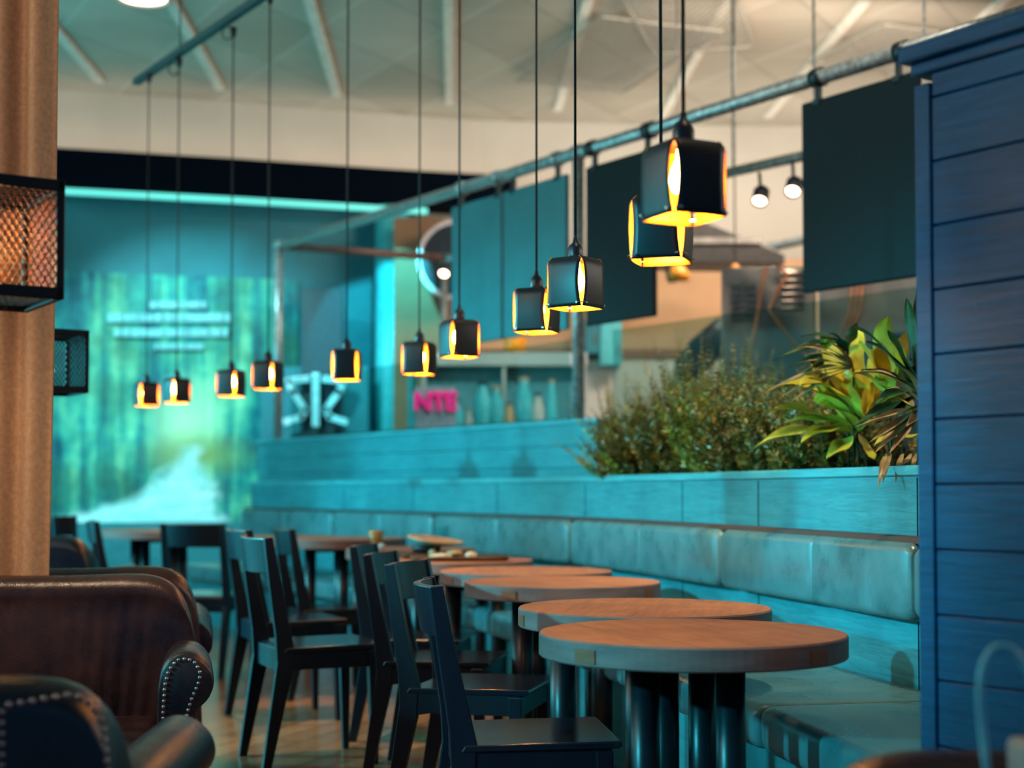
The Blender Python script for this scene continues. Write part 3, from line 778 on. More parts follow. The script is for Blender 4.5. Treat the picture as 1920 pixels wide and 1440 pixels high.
# ------------------------------------------------------------------ armchairs
def armchair(label, loc, rz, zs=1.0, mat='brown', nails_back=None, flat=False):
    t = thing('armchair', label, 'armchair', loc, rz, 'leather club armchairs', (1,1,zs))
    m = M[mat]
    HW = .47
    # back: sections across the width
    rows = []; n = 56
    for k in range(n+1):
        u = -1+2*k/n; u = math.copysign(abs(u)**.8, u) if abs(u) > 0 else 0
        x = HW*u; au = abs(u)
        zt = .16+.70*max(0., 1-au**7)**.22-.022*(1-au**2)
        barrel = -.07*au**2.2
        r = .062*max(.25, (1-au**6)**.5); sec = []
        yin, yout = .22+barrel, .34+barrel*.6
        zt = max(zt, .24)
        zc = max(zt-r*1.1, .2)
        def pleat(z):
            if not (.3 < z < zt-.06): return 0
            w = min(1, (zt-.06-z)/.08)*max(0, 1-(au/.72)**4)
            return .011*w*math.sin(x*(1.35-.5*(z-.3))*105)
        for j in range(13):
            z = .14+(zc-.14)*j/12; bulge = .025*math.sin(PI*j/12)
            sec.append((x, yin-bulge-pleat(z), z))
        ym = (yin+yout)/2; rr = (yout-yin)/2+.004
        for j in range(1, 8):
            a = PI-PI*j/8; sec.append((x, ym+rr*math.cos(a)*(1.12 if j < 4 else 1), zc+r*1.1*math.sin(a)))
        for j in range(9):
            z = zc-(zc-.14)*j/8; sec.append((x, yout, z))
        rows.append(sec)
    mb = MB().grid(rows, 0, True); q = len(rows[0]); tot = len(mb.v)
    mb.f += [tuple(range(q-1, -1, -1)), tuple(range(tot-q, tot))]; mb.mi += [0,0]
    mb.build('backrest', m, t, True)
    # arms
    SH = .02
    prof = [(.335,.13),(.335,.50),(.338,.575),(.350,.625),(.378,.655),(.412,.662),(.448,.650),(.478,.620),(.490,.580),(.482,.545),(.458,.520),(.436,.500),(.430,.45),(.430,.13)]
    fine = []
    for i in range(len(prof)-1):
        P = [Vector(prof[max(0, min(len(prof)-1, i+k))]) for k in (-1, 0, 1, 2)]
        for k in range(3): q_ = cr_(*P, k/3); fine.append((q_.x, q_.y))
    prof = fine+[prof[-1]]
    for s in (-1, 1):
        rows = []
        for y, k in ((-.385,.93),(-.38,.97),(-.36,1.0),(-.15,1.0),(.1,.99),(.24,.96)):
            rows.append([(s*(SH+.40+(x-.40)*k), y, .13+(z-.13)*(1-(1-k)*.4)-(.03*(y+.38) if z > .5 else 0)) for x, z in prof])
        if s < 0: rows = [r_[::-1] for r_ in rows]
        mb = MB().grid(rows, 0, True); q = len(prof); tot = len(mb.v)
        mb.f += [tuple(range(q-1, -1, -1)), tuple(range(tot-q, tot))]; mb.mi += [0,0]
        a = mb.build('arm', m, t, True)
        a.modifiers.new('b', 'BEVEL').width = .006; a.modifiers['b'].limit_method = 'ANGLE'; a.modifiers['b'].angle_limit = R(50); a.modifiers['b'].segments = 3
        # nailheads following the arm front
        path = [(.352,.14),(.352,.50),(.356,.57),(.366,.61),(.388,.638),(.415,.642),(.440,.628),(.452,.600),(.446,.570),(.430,.535),(.416,.49),(.412,.40),(.412,.14)]
        mb = MB(); put_nails(mb, [(s*(x+SH), -.388, z) for x, z in path], .0155, .0058, (0,-1,0))
        mb.build('nailhead_trim', M['nail'], a, True)
    rows = []
    mb = MB().box((0,-.06,.35), (.69,.60,.12)); mb.build('seat_cushion', m, t, True, .04, 4)
    MB().box((0,-.02,.21), (.70,.66,.17)).build('seat_frame', m, t, False, .02, 3)
    for x in (-.33, .33):
        for y in (-.30, .27):
            MB().lathe([(.016,0),(.026,.14)], 14, (x,y,0)).build('leg', M['darkwood'], t, True)
    if nails_back:
        for pth in nails_back:
            mb = MB(); put_nails(mb, pth, .0205, .0072, (0,1,0)); mb.build('nailhead_trim', M['nail'], t, True)
    return t
def put_nails(mb, path, step, r, n):
    P = [Vector(p) for p in path]; acc = 0; nn = Vector(n)
    rot = nn.to_track_quat('Z', 'Y').to_matrix().to_4x4()
    for a, b in zip(P, P[1:]):
        L = (b-a).length; d = -acc
        while d+step <= L+1e-6:
            d += step; q = a+(b-a)*(d/L)
            mb.lathe([(r,0),(r*.85,r*.4),(r*.5,r*.7),(.0001,r*.8)], 10, T=Matrix.Translation(q) @ rot)
        acc = L-d
armchair('brown leather armchair facing the camera, pleated back and nail-studded arm, in front of the curtain', (-1.41,4.42,0), R(12), 1.015)
nb = [[(.205,.345,.2),(.205,.345,.74),(.14,.345,.752),(.02,.345,.765),(-.08,.345,.772)]]
# B faces away; its local +x is the picture's left
Zs = .925
pathR = []
for px, py in ((6,1700),(7,1333),(20,1324),(60,1319),(95,1313),(130,1308),(152,1313),(170,1326),(184,1348),(192,1380),(196,1420),(200,1500),(205,1700)):
    q = at(px-9, py, 2.655); xl = -(q.x+1.18); pathR.append((xl, .341-.042*min(1, abs(xl)/.47)**2.2, q.z/Zs))
armchair('dark leather armchair at the lower left corner seen from behind with a nail-studded panel', (-1.18,3.0,0), R(180), Zs, 'brown_d', [pathR])
armchair('brown leather armchair just behind the curtain, only its top edge showing', (-1.66,5.66,0), R(192), 1.0)
armchair('dark rounded armchair beyond the curtain at the left', (-2.76,8.6,0), R(172), 1.03, 'brown_d')
armchair('leather armchair at the lower right corner, only its top edge showing', (.935,2.17,0), R(1), .825)
# bag on that armchair
t = thing('tote_bag', 'grey bag with a pale blue looped handle on the lower right armchair', 'bag', (.90,2.16,.332))
MB().prism([(-.16,0),(.16,0),(.18,.40),(-.17,.425)], -.05, .05, 'XZ').build('body', M['bag'], t, False, .015, 3)
hp = [(1852,1470),(1846,1400),(1836,1320),(1838,1260),(1850,1228),(1868,1211),(1888,1210),(1908,1226),(1930,1256),(1960,1310),(1985,1380),(2000,1450)]
MB().tube([at(a, b, 2.10)-Vector((.90,2.16,.332)) for a, b in hp], .0055, 12).build('handle', M['handle'], t, True, sub=1)

# ------------------------------------------------------------------ curtain
t = thing('curtain', 'tall tan curtain hanging in folds at the left edge', 'curtain', (-1.9,4.98,0))
def curt(z):
    row = []
    k = 1-.030*(1-z/3.0)
    for i in range(121):
        u = i/120; x = -.62+u*.98*1.0
        if x > .30: x = .30+(x-.30)*1.0
        ph = (x+.62)*2*PI/.118
        y = .030*math.sin(ph)*(1+.3*math.sin(z*.7+u*5))+.012*math.sin(ph*.43+1)
        row.append(((x+.62)*k*.995-.62+.008*math.sin(z*1.3), y, z))
    return row
XR = .38
rows = [curt(z) for z in [.01+(CZ-.05)*j/30 for j in range(31)]]
MB().grid(rows).build('cloth', M['curtain'], t, True, solid=.006)
MB().tube([(-.7,0,CZ-.03),(.42,0,CZ-.03)], .014, 10).build('curtain_track', M['clamp'], t)

# ------------------------------------------------------------------ mesh lanterns
def lantern(px, Y, ybot, label, warm):
    S = .30; a = R(33); h = .262; q = at(px, ybot, Y)
    # q = bottom near-right corner ; local (S/2,-S/2)
    c = Vector((q.x, q.y, 0))-Matrix.Rotation(a, 3, 'Z') @ Vector((S/2, -S/2, 0))
    t = thing('mesh_lantern', label, 'lantern', (c.x, c.y, q.z), a, 'black wire mesh box lanterns')
    fb = .018
    mb = MB()
    for x in (-1, 1):
        for y in (-1, 1): mb.box((x*(S/2-fb/2), y*(S/2-fb/2), h/2), (fb,fb,h))
    for z in (fb/2+.0, h-fb/2):
        for s in (-1, 1):
            mb.box((0, s*(S/2-fb/2), z), (S,fb,fb*1.5)); mb.box((s*(S/2-fb/2), 0, z), (fb,S,fb*1.5))
    mb.build('frame', M['mesh'], t, False, .003)
    for k in range(4):
        T = Matrix.Rotation(k*PI/2, 4, 'Z') @ Matrix.Translation((0,-S/2+.006,h/2))
        lattice(MB(), S-.02, h-.02, .0140, .0034, R(58), T).build('mesh_side', M['mesh_glow'] if warm else M['mesh'], t)
    T = Matrix.Translation((0,0,.008)) @ Matrix.Rotation(R(90), 4, 'X')
    lattice(MB(), S-.02, S-.02, .0140, .0034, R(58), T).build('mesh_bottom', M['mesh'], t)
    mb = MB()
    for k in range(8): mb.box((0,-S/2+.03+k*(S-.06)/7,h-.01), (S-.02,.016,.004))
    mb.build('top_slats', M['mesh'], t)
    MB().lathe([(.022,h-.09),(.022,h-.01)], 18).build('socket', M['socket'], t, True)
    MB().lathe([(.012,h-.09),(.030,h-.13),(.040,h-.17),(.030,h-.205),(.0005,h-.215)], 20).build('bulb', M['bulb'] if warm else emis('cool_bulb', (214,244,236), 3.), t, True)
    MB().tube([(0,0,h-.01),(0,0,CZ-q.z)], .005, 8).build('cord', M['cord'], t)
    l = bpy.data.lights.new('lantern_light', 'POINT'); l.color = (1,.55,.25) if warm else (.75,1,.95); l.energy = 34 if warm else 5; l.shadow_soft_size = .04
    o = bpy.data.objects.new('lantern_light', l); C.objects.link(o); o.location = (0,0,h-.17); o.parent = t
lantern(121, 3.32, 558, 'large black mesh lantern with an orange glow in front of the curtain', True)
lantern(167, 6.35, 735, 'smaller black mesh lantern half hidden behind the curtain', False)

# ------------------------------------------------------------------ cube pendants
S = .145; H = .160
def plate_mesh(k):
    "one folded black plate of the shade; orange inside; k = which side"
    T = Matrix.Rotation(k*PI/2, 4, 'Z')
    nz, nx = 14, 8; vo = []; vi = []
    for j in range(nz+1):
        v = j/nz; z = v*H
        hw = .0628-.0068*math.sin(PI*min(1, v*1.0))**1.0-(.0 if v < .9 else (v-.9)*.02)
        d = .069+.006*math.sin(PI*v)
        if v > .86: d -= ((v-.86)/.14)**2*.014
        for i in range(nx+1):
            u = -1+2*i/nx; b = -.003*u*u
            vo.append((hw*u, -(d+b), z)); vi.append((hw*u*.985, -(d+b-.0022), z))
    n = nx+1; out = MB(); inn = MB()
    fo = [(j*n+i, j*n+i+1, (j+1)*n+i+1, (j+1)*n+i) for j in range(nz) for i in range(nx)]
    out.add(vo, fo, 0, T)
    o2 = len(out.v)
    out.v += [tuple(T @ Vector(p)) for p in vi]; out.f += [tuple(i+o2 for i in f[::-1]) for f in fo]; out.mi += [1]*len(fo)
    edge = [i for i in range(n)]+[j*n+nx for j in range(1, nz+1)]+[nz*n+i for i in range(nx-1, -1, -1)]+[j*n for j in range(nz-1, 0, -1)]
    for a, b in zip(edge, edge[1:]+edge[:1]): out.f.append((a, a+o2, b+o2, b)); out.mi.append(1)
    return out
def make_pendant():
    t = thing('cube_pendant', 'x', 'pendant lamp'); ks = []
    for k in range(4):
        o = plate_mesh(k).build('shade_plate', [M['lampout'], M['lampin']], t, True); ks.append(o)
    o = MB().box((0,0,H-.006), (.105,.105,.003), 0).build('top_plate', M['lampout'], t, False); ks.append(o)
    mb = MB()
    for k in range(4):
        T = Matrix.Rotation(k*PI/2, 4, 'Z')
        for x in (-.052, .052): mb.lathe([(.0028,0),(.0028,.003)], 8, T=T @ Matrix.Translation((x,-.0735,.010)) @ Matrix.Rotation(R(90),4,'X'))
        mb.bar(T @ Vector((.052,-.071,.012)), T @ Vector((.071,-.052,.012)), .003, .003)
    o = mb.build('screw', M['screw'], t); ks.append(o)
    o = MB().lathe([(.023,H-.008),(.024,H+.012),(.0235,H+.032),(.019,H+.042),(.009,H+.052),(.006,H+.068),(.004,H+.074)], 24).build('socket', M['socket'], t, True); ks.append(o)
    o = MB().lathe([(.014,H-.005),(.016,H-.03),(.027,H-.055),(.031,H-.078),(.024,H-.10),(.0005,H-.112)], 20).build('bulb', M['bulb'], t, True); ks.append(o)
    kids[t.name] = ks
    return t
pend0 = make_pendant()
PB_ = [ # px centre, bottom y, turn, label
 (1282, 411, 64.5, 'largest black cube pendant lamp, nearest the camera, grey left face'),
 (1240, 491, 17.5, 'second largest cube pendant, bluish face, partly behind the largest'),
 (1079, 579, 35, 'black cube pendant with a bright corner slit in front of the pipe post'),
 (1006, 624, 22, 'black cube pendant just lower left of the one by the pipe post'),
 (861, 670, 62, 'black cube pendant over the round sign side, with a narrow bright slit'),
 (786, 702, 20, 'black cube pendant overlapping the one to its right, before the teal column'),
 (650, 713, 3, 'black cube pendant hanging alone, seen face on'),
 (502, 730, 20, 'blurred cube pendant beside the left pipe post'),
 (433, 743, 20, 'blurred cube pendant, third from the left of the far row'),
 (331, 755, 45, 'blurred cube pendant with its corner slit facing forward, second from the left'),
 (274, 761, 55, 'leftmost blurred cube pendant in front of the mural')]
track = []
LZ = 1.117+.58; TRZ = 3.99
for i, (px, yb_, turn, lab) in enumerate(PB_):
    Y = .58*F/(HOR-yb_)
    p = at(px, yb_, Y); Y = Y*.58/(p.z-CAMZ); p = at(px, yb_, Y)
    if i == 0: o = pend0
    else:
        o = pend0.copy(); C.objects.link(o)
        for ch in kids[pend0.name]: c = ch.copy(); C.objects.link(c); c.parent = o
    o.location = (p.x, p.y, p.z); o.rotation_euler = (0,0,-R(turn)); o['label'] = lab; o['group'] = 'black cube pendants on long cords'
    MB().tube([(0,0,H+.07),(0,0,TRZ-.02-p.z)], .0045, 8).build('cord', M['cord'], o, True)
    MB().lathe([(.012,0),(.02,.03),(.02,.06)], 12, (0,0,TRZ-.075-p.z)).build('cord_grip', M['cord'], o, True)
    if i in (8, 9):
        q = at(px-7, 62 if i == 8 else 130, Y)
        T = Matrix.Translation((0,0,q.z-p.z))
        pts = [T @ Vector((-.035+.035*math.cos(a*PI/8), 0, .04*math.sin(a*PI/8))) for a in range(17)]
        oo = MB().tube(pts, .0045, 6).build('cord_loop', M['cord'], o, True); oo.rotation_euler = (0,0,R(turn))
    l = bpy.data.lights.new('pendant_light', 'POINT'); l.color = (1,.40,.11); l.energy = 8.5; l.shadow_soft_size = .02
    lo = bpy.data.objects.new('pendant_light', l); C.objects.link(lo); lo.location = (0,0,.03); lo.parent = o
    track.append((p.x, p.y, TRZ))
track.append(tuple(at(255, 152, 10.3)[:2])+(TRZ,))
tk = thing('lamp_track', 'long teal track bar under the ceiling carrying the pendant cords', 'track', (0,0,0))
for a, b in ((0,4),(4,7),(7,11)):
    MB().bar(track[a], track[b], .055, .04).build('track_bar', plain('track_teal', (14,52,58), .5), tk, False, .004)
mb = MB()
for k in range(0, 12, 3): x, y, z = track[min(k,11)]; mb.tube([(x,y+.02,z),(x,y+.02,CZ)], .005, 6)
mb.build('suspension_wire', M['cord'], tk)

# ------------------------------------------------------------------ tableware
def dz(px, py, Y): return at(px, py, Y)
T5 = Vector((X(858,7.85), 7.85, .755))
def tray(px, Y, z, w, dpt, rz, lab, tilt=0., mat='tray'):
    t = thing('tray', lab, 'tray', (X(px,Y), Y, z), R(rz), 'stacked serving trays')
    rows = []
    for (k, zz) in ((.0,.004),(.88,.004),(.95,.010),(1.0,.024),(1.0,.020),(.95,.004),(.88,0),(0,0)):
        row = []
        for j in range(48):
            a = 2*PI*j/48; ca, sa = math.cos(a), math.sin(a); e = .35
            row.append((math.copysign(abs(ca)**e, ca)*w/2*k, math.copysign(abs(sa)**e, sa)*dpt/2*k, zz))
        rows.append(row)
    MB().grid(rows, 0, True).build('tray_body', M[mat], t, True)
    return t
tray(862, 7.78, .755, .52, .30, 4, 'lowest dark tray of the stack with crumpled napkins')
t2 = tray(815, 8.05, .757, .34, .28, -10, 'smaller tray behind the lowest tray, under the leaning plate', mat='tray')
def blob(name, lab, cat, p, s, mat, seed, grp=None):
    t = thing(name, lab, cat, p, 0, grp); rn = random.Random(seed); rows = []
    for i in range(7):
        ph = PI*i/6; rows.append([(s[0]*math.sin(ph)*math.cos(2*PI*j/12)*rn.uniform(.8,1.15), s[1]*math.sin(ph)*math.sin(2*PI*j/12)*rn.uniform(.8,1.15), s[2]*(1-math.cos(ph))*rn.uniform(.95,1.05)) for j in range(12)])
    MB().grid(rows, 0, True).build('piece', M[mat], t, False, sub=1)
    return t
blob('napkin', 'crumpled tan napkin on the lowest tray', 'napkin', (X(828,7.78),7.74,.762), (.07,.04,.016), 'paper', 1, 'napkins on the trays')
blob('napkin', 'pale crumpled napkin at the right of the lowest tray', 'napkin', (X(884,7.78),7.76,.762), (.035,.03,.02), 'paper', 2, 'napkins on the trays')
blob('bread_roll', 'small bread roll beside the leaning plate', 'bread', (X(812,8.0),8.0,.765), (.028,.025,.02), 'bread', 3, 'bread pieces')
blob('bread_roll', 'longer piece of bread under the right end of the leaning plate', 'bread', (X(852,8.02),8.02,.765), (.05,.03,.018), 'bread', 4, 'bread pieces')
t = thing('leaning_plate', 'tan plate leaning on the trays', 'plate', (X(816,8.1),8.1,.828)); t.rotation_euler = (R(3),R(7),0)
MB().lathe([(.0,0),(.08,0),(.15,.018),(.155,.03),(.148,.03),(.08,.010),(.0,.010)], 40).build('dish', M['plate'], t, True)
o = thing('serving_bowl', 'small dark bowl under the leaning plate', 'bowl', (X(800,8.1),8.1,.764))
MB().lathe([(.0001,0),(.045,0),(.075,.03),(.085,.058),(.080,.058),(.068,.03),(.0001,.008)], 32).build('bowl', M['signdark'], o, True)
def glassware(px, Y, z, r0, r1, h, lab, amber):
    t = thing('drinking_glass', lab, 'glass', (X(px,Y), Y, z), 0, 'glasses on the tables')
    MB().lathe([(.0001,0),(r0,0),(r1,h),(r1-.003,h),(r0-.003,.012),(.0001,.012)], 32).build('glass', M['glass'], t, True)
    if amber: MB().lathe([(.0001,.014),(r0-.004,.014),(r1-.006,h*.93),(.0001,h*.93)], 28).build('drink', M['amber'], t, True)
glassware(706, 8.65, .78, .028, .052, .115, 'tumbler with an amber drink on the table behind the first chairs', True)
glassware(828, 8.95, .78, .044, .050, .12, 'clear tumbler behind the leaning plate', False)
blob('candle_jar', 'small pale glass bowl beside the amber tumbler', 'bowl', (X(719,8.6),8.5,.78), (.025,.025,.02), 'whiteprint', 7)

# ------------------------------------------------------------------ plants
def ploc(px, Y_extra=.0, back=.35):
    "position inside the planter trough under a picture column"
    best = None
    for k in range(400):
        s = 1.05+k*(4.9-1.05)/400; q, nn, d = bframe(s); p = q-nn*back
        e = abs(960+p.x/p.y*F-px)
        if best is None or e < best[0]: best = (e, p)
    return best[1]
def frond(mb, base, dirv, L, rn, leaf=.016, n=30, droop=.25, allround=True):
    p = Vector(base); d = Vector(dirv).normalized(); pts = [p.copy()]
    for k in range(n): d = (d+Vector((0,0,-droop/n))).normalized(); p = p+d*(L/n); pts.append(p.copy())
    mb.tube([pts[0], pts[n//2], pts[-1]], [.0016,.0012,.0004], 3, 0, False)
    for k in range(3, n+1):
        q = pts[k]; t = k/n; dd_ = (pts[k]-pts[k-1]).normalized()
        w = leaf*(1.7 if t < .55 else max(.25, 1.7*(1.0-(t-.55)*1.75)))
        side = dd_.cross(Vector((0,0,1))) if abs(dd_.z) < .95 else Vector((1,0,0)); side.normalize(); up = side.cross(dd_)
        for m in range(5 if allround else 2):
            a = rn.uniform(0, 2*PI) if allround else (PI*m+rn.uniform(-.3,.3))
            o = side*math.cos(a)+up*math.sin(a); tip = q+(o*.9+dd_*.55)*w*rn.uniform(.8,1.2); wd = (dd_*.6+dd_.cross(o)*rn.uniform(-.5,.5))*w*.34
            mid = q+(tip-q)*.5
            mb.add([q, mid+wd, tip, mid-wd], [(0,1,2,3)])
def fern(px, h, nf, lab, mat, seed, spread=.75, bright=False, allround=True, back=.36, leaf=.024):
    p = ploc(px, back=back); rn = random.Random(seed)
    t = thing('fern', lab, 'fern', (p.x, p.y, 1.08), 0, 'ferns in the planter')
    mb = MB()
    for k in range(nf):
        a = rn.uniform(0, 2*PI); r = rn.uniform(0, .2); e = rn.uniform(.0, spread)*.75
        L = h*rn.uniform(.55, 1.08)*(1-.15*e)
        base = (r*math.cos(a), r*math.sin(a)*.8, 0)
        frond(mb, base, (math.cos(a)*e, math.sin(a)*e, 1), L, rn, leaf, 34, .1+e*.5, allround)
    mb.build('fronds', M[mat], t)
    return t
fern(1172, .68, 34, 'bright yellow-green blurred fern at the left end of the planter', 'fern2', 1, 1.3, allround=False, leaf=.03)
fern(1232, .62, 60, 'green fern beside the bright one at the left of the planter', 'fern', 2, .9)
fern(1285, .66, 80, 'dense olive fern in the left half of the planter', 'fern', 3, .8)
fern(1335, .80, 80, 'tallest fern, with a spike rising above the glass edge', 'fern', 4, .55)
fern(1385, .66, 84, 'bushy fern left of the broad leaves', 'fern2', 5, .8)
fern(1440, .64, 84, 'bushy olive fern behind the broad yellow-green leaves', 'fern', 6, .8)
fern(1500, .62, 70, 'fern partly covered by brown palm leaves', 'fern', 8, .8)
fern(1560, .50, 60, 'dark fern low under the broad leaves', 'fern', 9, .8)
def leaf(mb, base, ctl, tip, w, fold=.25, n=14, twist=0.):
    B, Ct, Tp = Vector(base), Vector(ctl), Vector(tip); rows = []
    for k in range(n+1):
        t = k/n; p = B*(1-t)**2+Ct*2*t*(1-t)+Tp*t*t
        d = ((Ct-B)*(1-t)+(Tp-Ct)*t).normalized(); s = d.cross(Vector((0,0,1)));
        if s.length < .1: s = Vector((1,0,0))
        s.normalize(); u = s.cross(d); a = twist*t; s, u = s*math.cos(a)+u*math.sin(a), u*math.cos(a)-s*math.sin(a)
        ww = w*(math.sin(PI*min(1, t**.8))**.75)*.5+.0008
        wav = .12*w*math.sin(t*9)
        rows.append([p-s*ww+u*(fold*ww+wav), p-s*ww*.5+u*fold*ww*.4, p, p+s*ww*.5+u*fold*ww*.4, p+s*ww+u*(fold*ww-wav)])
    mb.grid(rows)
def lp(px, py, Y): return at(px, py, Y)
def broad(name, lab, base, leaves, mat, cat='leafy plant', stems=True):
    t = thing(name, lab, cat, (base.x, base.y, 1.08)); o = Vector((base.x, base.y, 1.08)); mb = MB()
    for (tp, ct, bs, w, tw) in leaves: leaf(mb, bs-o, ct-o, tp-o, w*1.7, .25, 14, tw)
    mb.build('leaves', M[mat], t, True)
    if stems:
        mb = MB(); b0 = Vector((0,0,0))
        for (tp, ct, bs, w, tw) in leaves: q = bs-o; mb.tube([b0, b0*.5+q*.5+Vector((0,0,.02)), q], .004, 6)
        mb.build('stem', M['broad_d'], t, True)
    return t
b = ploc(1612, back=.30); D = b.y
C0 = lp(1607, 812, D)
def L_(tx, ty, cx, cy, w, dt=-.05, tw=0., bs=None, dc=0.): return (lp(tx, ty, D+dt), lp(cx, cy, D+dc), bs or C0, w, tw)
broad('broadleaf_plant', 'large yellow-green broad-leaved plant in the middle of the right half of the planter', b, [
 L_(1405,847,1490,790,.060,-.15,.2), L_(1434,773,1500,752,.062,-.10,.4), L_(1444,734,1520,690,.070,-.05,.5), L_(1502,832,1540,790,.050,-.2,.2),
 L_(1567,672,1560,740,.115,.1,1.3), L_(1501,722,1560,690,.085,-.2,.9), L_(1660,690,1640,750,.07,.0,1.0), L_(1700,742,1650,760,.06,-.1,.3), L_(1590,720,1585,760,.10,-.12,1.4), L_(1640,860,1625,845,.03,-.1,.2)], 'broad')
broad('broadleaf_plant', 'broad yellow-green leaves rising behind the big leafy plant', ploc(1640, back=.36), [
 L_(1520,668,1560,700,.07,.1,.9), L_(1540,625,1580,690,.06,.1,1.2), L_(1612,618,1610,700,.08,.12,1.3), L_(1655,640,1640,720,.08,.12,.8), L_(1560,742,1580,730,.07,.05,1.), L_(1690,700,1660,760,.07,.1,.6), L_(1470,795,1530,770,.05,-.05,.5), L_(1550,860,1580,835,.045,-.1,.3)], 'broad')
b2 = ploc(1672, back=.26); D = b2.y; C0 = lp(1668, 740, D)
broad('broadleaf_plant', 'upright yellow-green leafy plant beside the blue partition', b2, [
 L_(1612,640,1640,690,.085,-.05,1.2), L_(1664,592,1640,650,.055,-.1,.9), L_(1725,610,1700,640,.07,0,.8), L_(1680,640,1676,690,.075,-.1,1.4), L_(1735,700,1700,690,.06,-.1,.4), L_(1600,700,1630,700,.05,-.1,.5)], 'broad')
b3 = ploc(1705, back=.22); D = b3.y; C0 = lp(1745, 830, D)
broad('broadleaf_plant', 'low yellow leaf curling out beside the blue partition', b3, [
 L_(1640,836,1690,800,.062,-.1,.3), L_(1655,758,1700,715,.055,0,.5), L_(1690,770,1720,760,.05,0,.5)], 'broad')
def fan(px, py, targets, lab, mat, w=.022, back=.30, Doff=-.05):
    bb = ploc(px, back=back); D = bb.y; c = lp(px, py, D); lv = []
    for (tx, ty, cy) in targets:
        lv.append((lp(tx, ty, D+Doff), lp((px+tx)/2, cy, D), c, w, .5))
    return broad('palm_plant', lab, bb, lv, mat, 'palm')
fan(1590, 655, [(1448,677,640),(1480,660,628),(1500,632,618),(1475,690,670),(1520,690,655),(1535,640,622),(1555,625,630),(1605,605,630),(1500,720,690),(1460,735,690)], 'dark green palm fan spreading left at the top of the plants', 'broad_d', .026)
fan(1600, 690, [(1480,655,640),(1510,665,655),(1530,650,650),(1560,645,655),(1497,680,670),(1458,750,700),(1482,755,710),(1420,745,690),(1515,700,680)], 'brownish palm fan over the dark palm leaves', 'palm', .016, .27, -.12)
fan(1722, 745, [(1615,694,690),(1625,640,660),(1600,612,640),(1640,760,720),(1650,700,700),(1700,560,650),(1665,620,670),(1722,540,650),(1640,800,760),(1600,800,760)], 'dark palm leaves beside the blue partition', 'broad_d', .036, .25)
fan(1735, 760, [(1620,795,770),(1630,830,790),(1650,830,790),(1668,850,800),(1640,850,800),(1660,730,720),(1615,700,690),(1700,800,780),(1600,802,780),(1690,690,700),(1610,700,680)], 'brown drooping palm leaves at the right end of the planter', 'palm', .018, .19, -.12)
bb = ploc(1672, back=.18)
lv = []
for (tx, ty) in ((1648,915),(1656,905),(1679,905),(1694,870),(1704,940)):
    D = bb.y-.10; lv.append((lp(tx, ty, D-.14), lp(tx+6, 868, D-.12), lp(tx+14, 850, D), .010, .1))
broad('palm_plant', 'thin pale blades hanging over the ledge near the blue partition', bb, lv, 'palm', 'grass')

# ------------------------------------------------------------------ camera
cd = bpy.data.cameras.new('camera'); cam = bpy.data.objects.new('camera', cd); C.objects.link(cam)
cam.location = (0,0,CAMZ); cam.rotation_euler = (R(90)+PITCH, 0, 0)
cd.sensor_width = 36; cd.lens = 36*F/1920; cd.shift_y = (PY0-720)/1920; cd.clip_start = .1
cd.dof.use_dof = True; cd.dof.focus_distance = 4.35; cd.dof.aperture_fstop = 1.8
bpy.context.scene.camera = cam

# ------------------------------------------------------------------ lights
def area(name, loc, tgt, size, energy, color, sy=None, spread=None):
    l = bpy.data.lights.new(name, 'AREA'); l.energy = energy; l.color = color; l.size = size
    if sy: l.shape = 'RECTANGLE'; l.size_y = sy
    if spread: l.spread = R(spread)
    o = bpy.data.objects.new(name, l); C.objects.link(o); o.location = loc
    o.rotation_euler = (Vector(tgt)-Vector(loc)).to_track_quat('-Z', 'Y').to_euler(); return o
def spot(name, loc, tgt, energy, color, ang, blend=.6, size=.08):
    l = bpy.data.lights.new(name, 'SPOT'); l.energy = energy; l.color = color; l.spot_size = R(ang); l.spot_blend = blend; l.shadow_soft_size = size
    o = bpy.data.objects.new(name, l); C.objects.link(o); o.location = loc
    o.rotation_euler = (Vector(tgt)-Vector(loc)).to_track_quat('-Z', 'Y').to_euler(); return o
CY = (.05,.80,.95); WM = (1,.80,.60)
area('left_cyan_fill', (-7.6,8.5,1.7), (0,8.0,1.0), 9.0, 480, CY, 2.6)  # added cyan fill out of view on the left; no window stands there
area('ceiling_fill', (-7.4,7.5,3.9), (-1,9,5.2), 12.0, 250, (1,.90,.78), .5)  # added unseen washes brightening the ceiling from both sides, no fittings there
area('ceiling_fill', (7.8,7.5,3.9), (1,9,5.2), 12.0, 250, (1,.90,.78), .5)
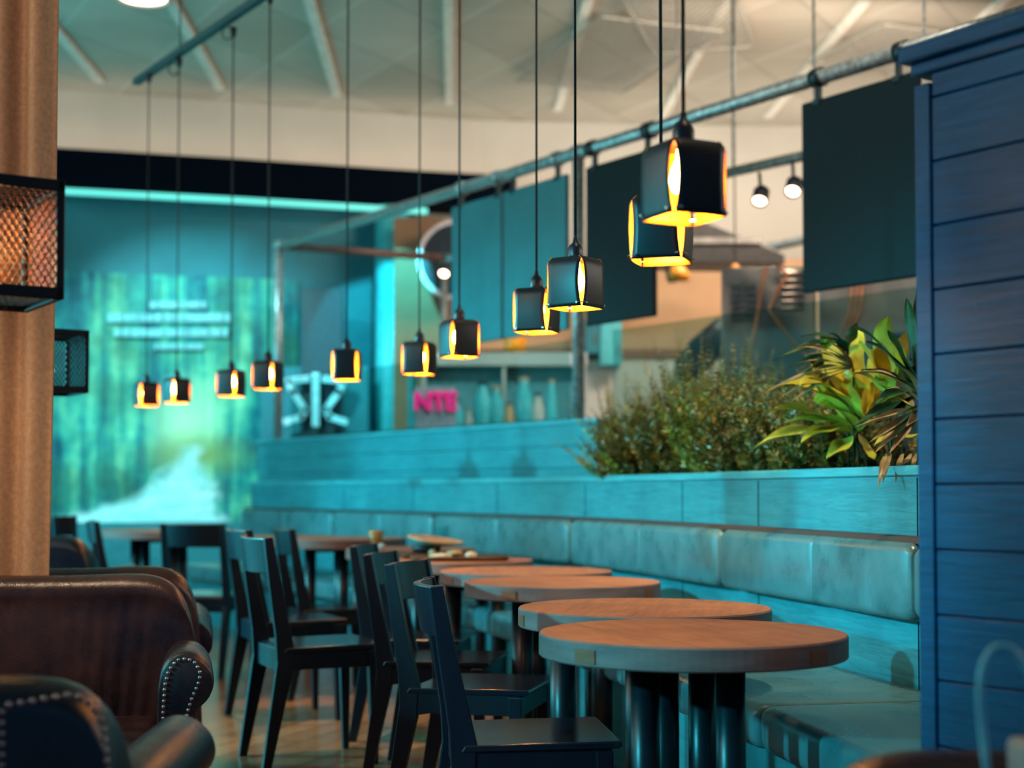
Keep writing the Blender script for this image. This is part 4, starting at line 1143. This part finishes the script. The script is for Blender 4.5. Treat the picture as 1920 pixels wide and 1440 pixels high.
# cove light on top of the dark band, washing the white wall
for a, b in zip(FT, FT[1:]):
    m = (Vector(a)+Vector(b))/2; L = (Vector(b)-Vector(a)).length
    o = area('cove_light', (m.x, m.y-.3, 4.53), (m.x, m.y-.02, 5.5), L, 1.6*L, (1,.88,.72), .12)
    o.rotation_euler = (R(165), 0, math.atan2(b[1]-a[1], b[0]-a[0]))
oo = area('cove_light', (3.2,15.45,3.53), (3.2,15.45,5), 6, 60, (1,.88,.74), .2); oo.rotation_euler = (R(180),0,0)
spot('turquoise_spot', (-1.15,14.0,3.75), (-1.27,15.6,2.45), 300, CY, 62, .25, .015)
spot('turquoise_spot', (-3.6,11.5,5.0), (-3.0,15.3,1.7), 1500, (.35,.95,1), 52, .7)
spot('turquoise_spot', (-6.6,6.9,2.7), (.7,6.6,.9), 2700, CY, 34, .7)
spot('turquoise_spot', (-6.6,9.0,2.9), (-.8,10.4,1.0), 1700, CY, 40, .7)
spot('turquoise_spot', (-4.2,1.6,2.3), (1.15,4.7,.95), 1300, CY, 30, .6)
for (x, y) in ((.6,3.2), (.45,4.6), (.2,6.0), (-.2,7.4)):
    spot('warm_spot', (x+.3,y-.2,4.7), (x,y+.3,.75), 105, (1,.66,.40), 30, .8)
spot('warm_spot', (-1.2,6.6,4.7), (-1.0,7.15,0), 620, (1,.60,.30), 25, .3)
spot('warm_spot', (.8,4.3,4.4), (1.45,5.3,1.4), 480, (1,.80,.50), 50, .8)
spot('warm_spot', (.7,5.8,4.4), (1.0,6.9,1.4), 480, (1,.80,.50), 56, .8)
spot('counter_fill', (.4,9.0,5.0), (-.1,13.2,1.9), 700, (.62,.95,1), 34, .8)  # added fill that brightens the counter and shelf, no fixture behind it
spot('steel_fill', (1.6,6.2,4.9), (2.0,9.2,2.2), 260, (1,.84,.68), 50, .8)  # added warm fill to lift the dark steel cabinets
spot('warm_spot', (-1.8,3.6,3.2), (-1.4,4.75,.8), 40, (1,.62,.36), 60, .8)
spot('warm_spot', (-2.6,2.6,3.4), (-1.8,4.95,2.0), 150, (1,.70,.48), 70, .8)  # extra warm fill added to brighten the curtain
spot('warm_spot', (-1.9,3.9,2.9), (-1.75,4.7,.85), 130, (1,.72,.45), 45, .9, .03)
area('kitchen_light', (2.5,11.5,4.6), (2.2,14.5,1.8), 2.5, 230, (1,.82,.66), 1.)
w = bpy.data.worlds.new('world'); bpy.context.scene.world = w; w.use_nodes = True
w.node_tree.nodes['Background'].inputs[0].default_value = (.08,.26,.50,1); w.node_tree.nodes['Background'].inputs[1].default_value = .55
sc = bpy.context.scene
sc.view_settings.view_transform = 'Standard'; sc.view_settings.look = 'None'; sc.view_settings.gamma = 1; sc.view_settings.exposure = 0.0
sc.view_settings.use_curve_mapping = False
sc.cycles.use_denoising = True
sc.cycles.max_bounces = 8; sc.cycles.transparent_max_bounces = 16
sc.cycles.sample_clamp_indirect = 4.0
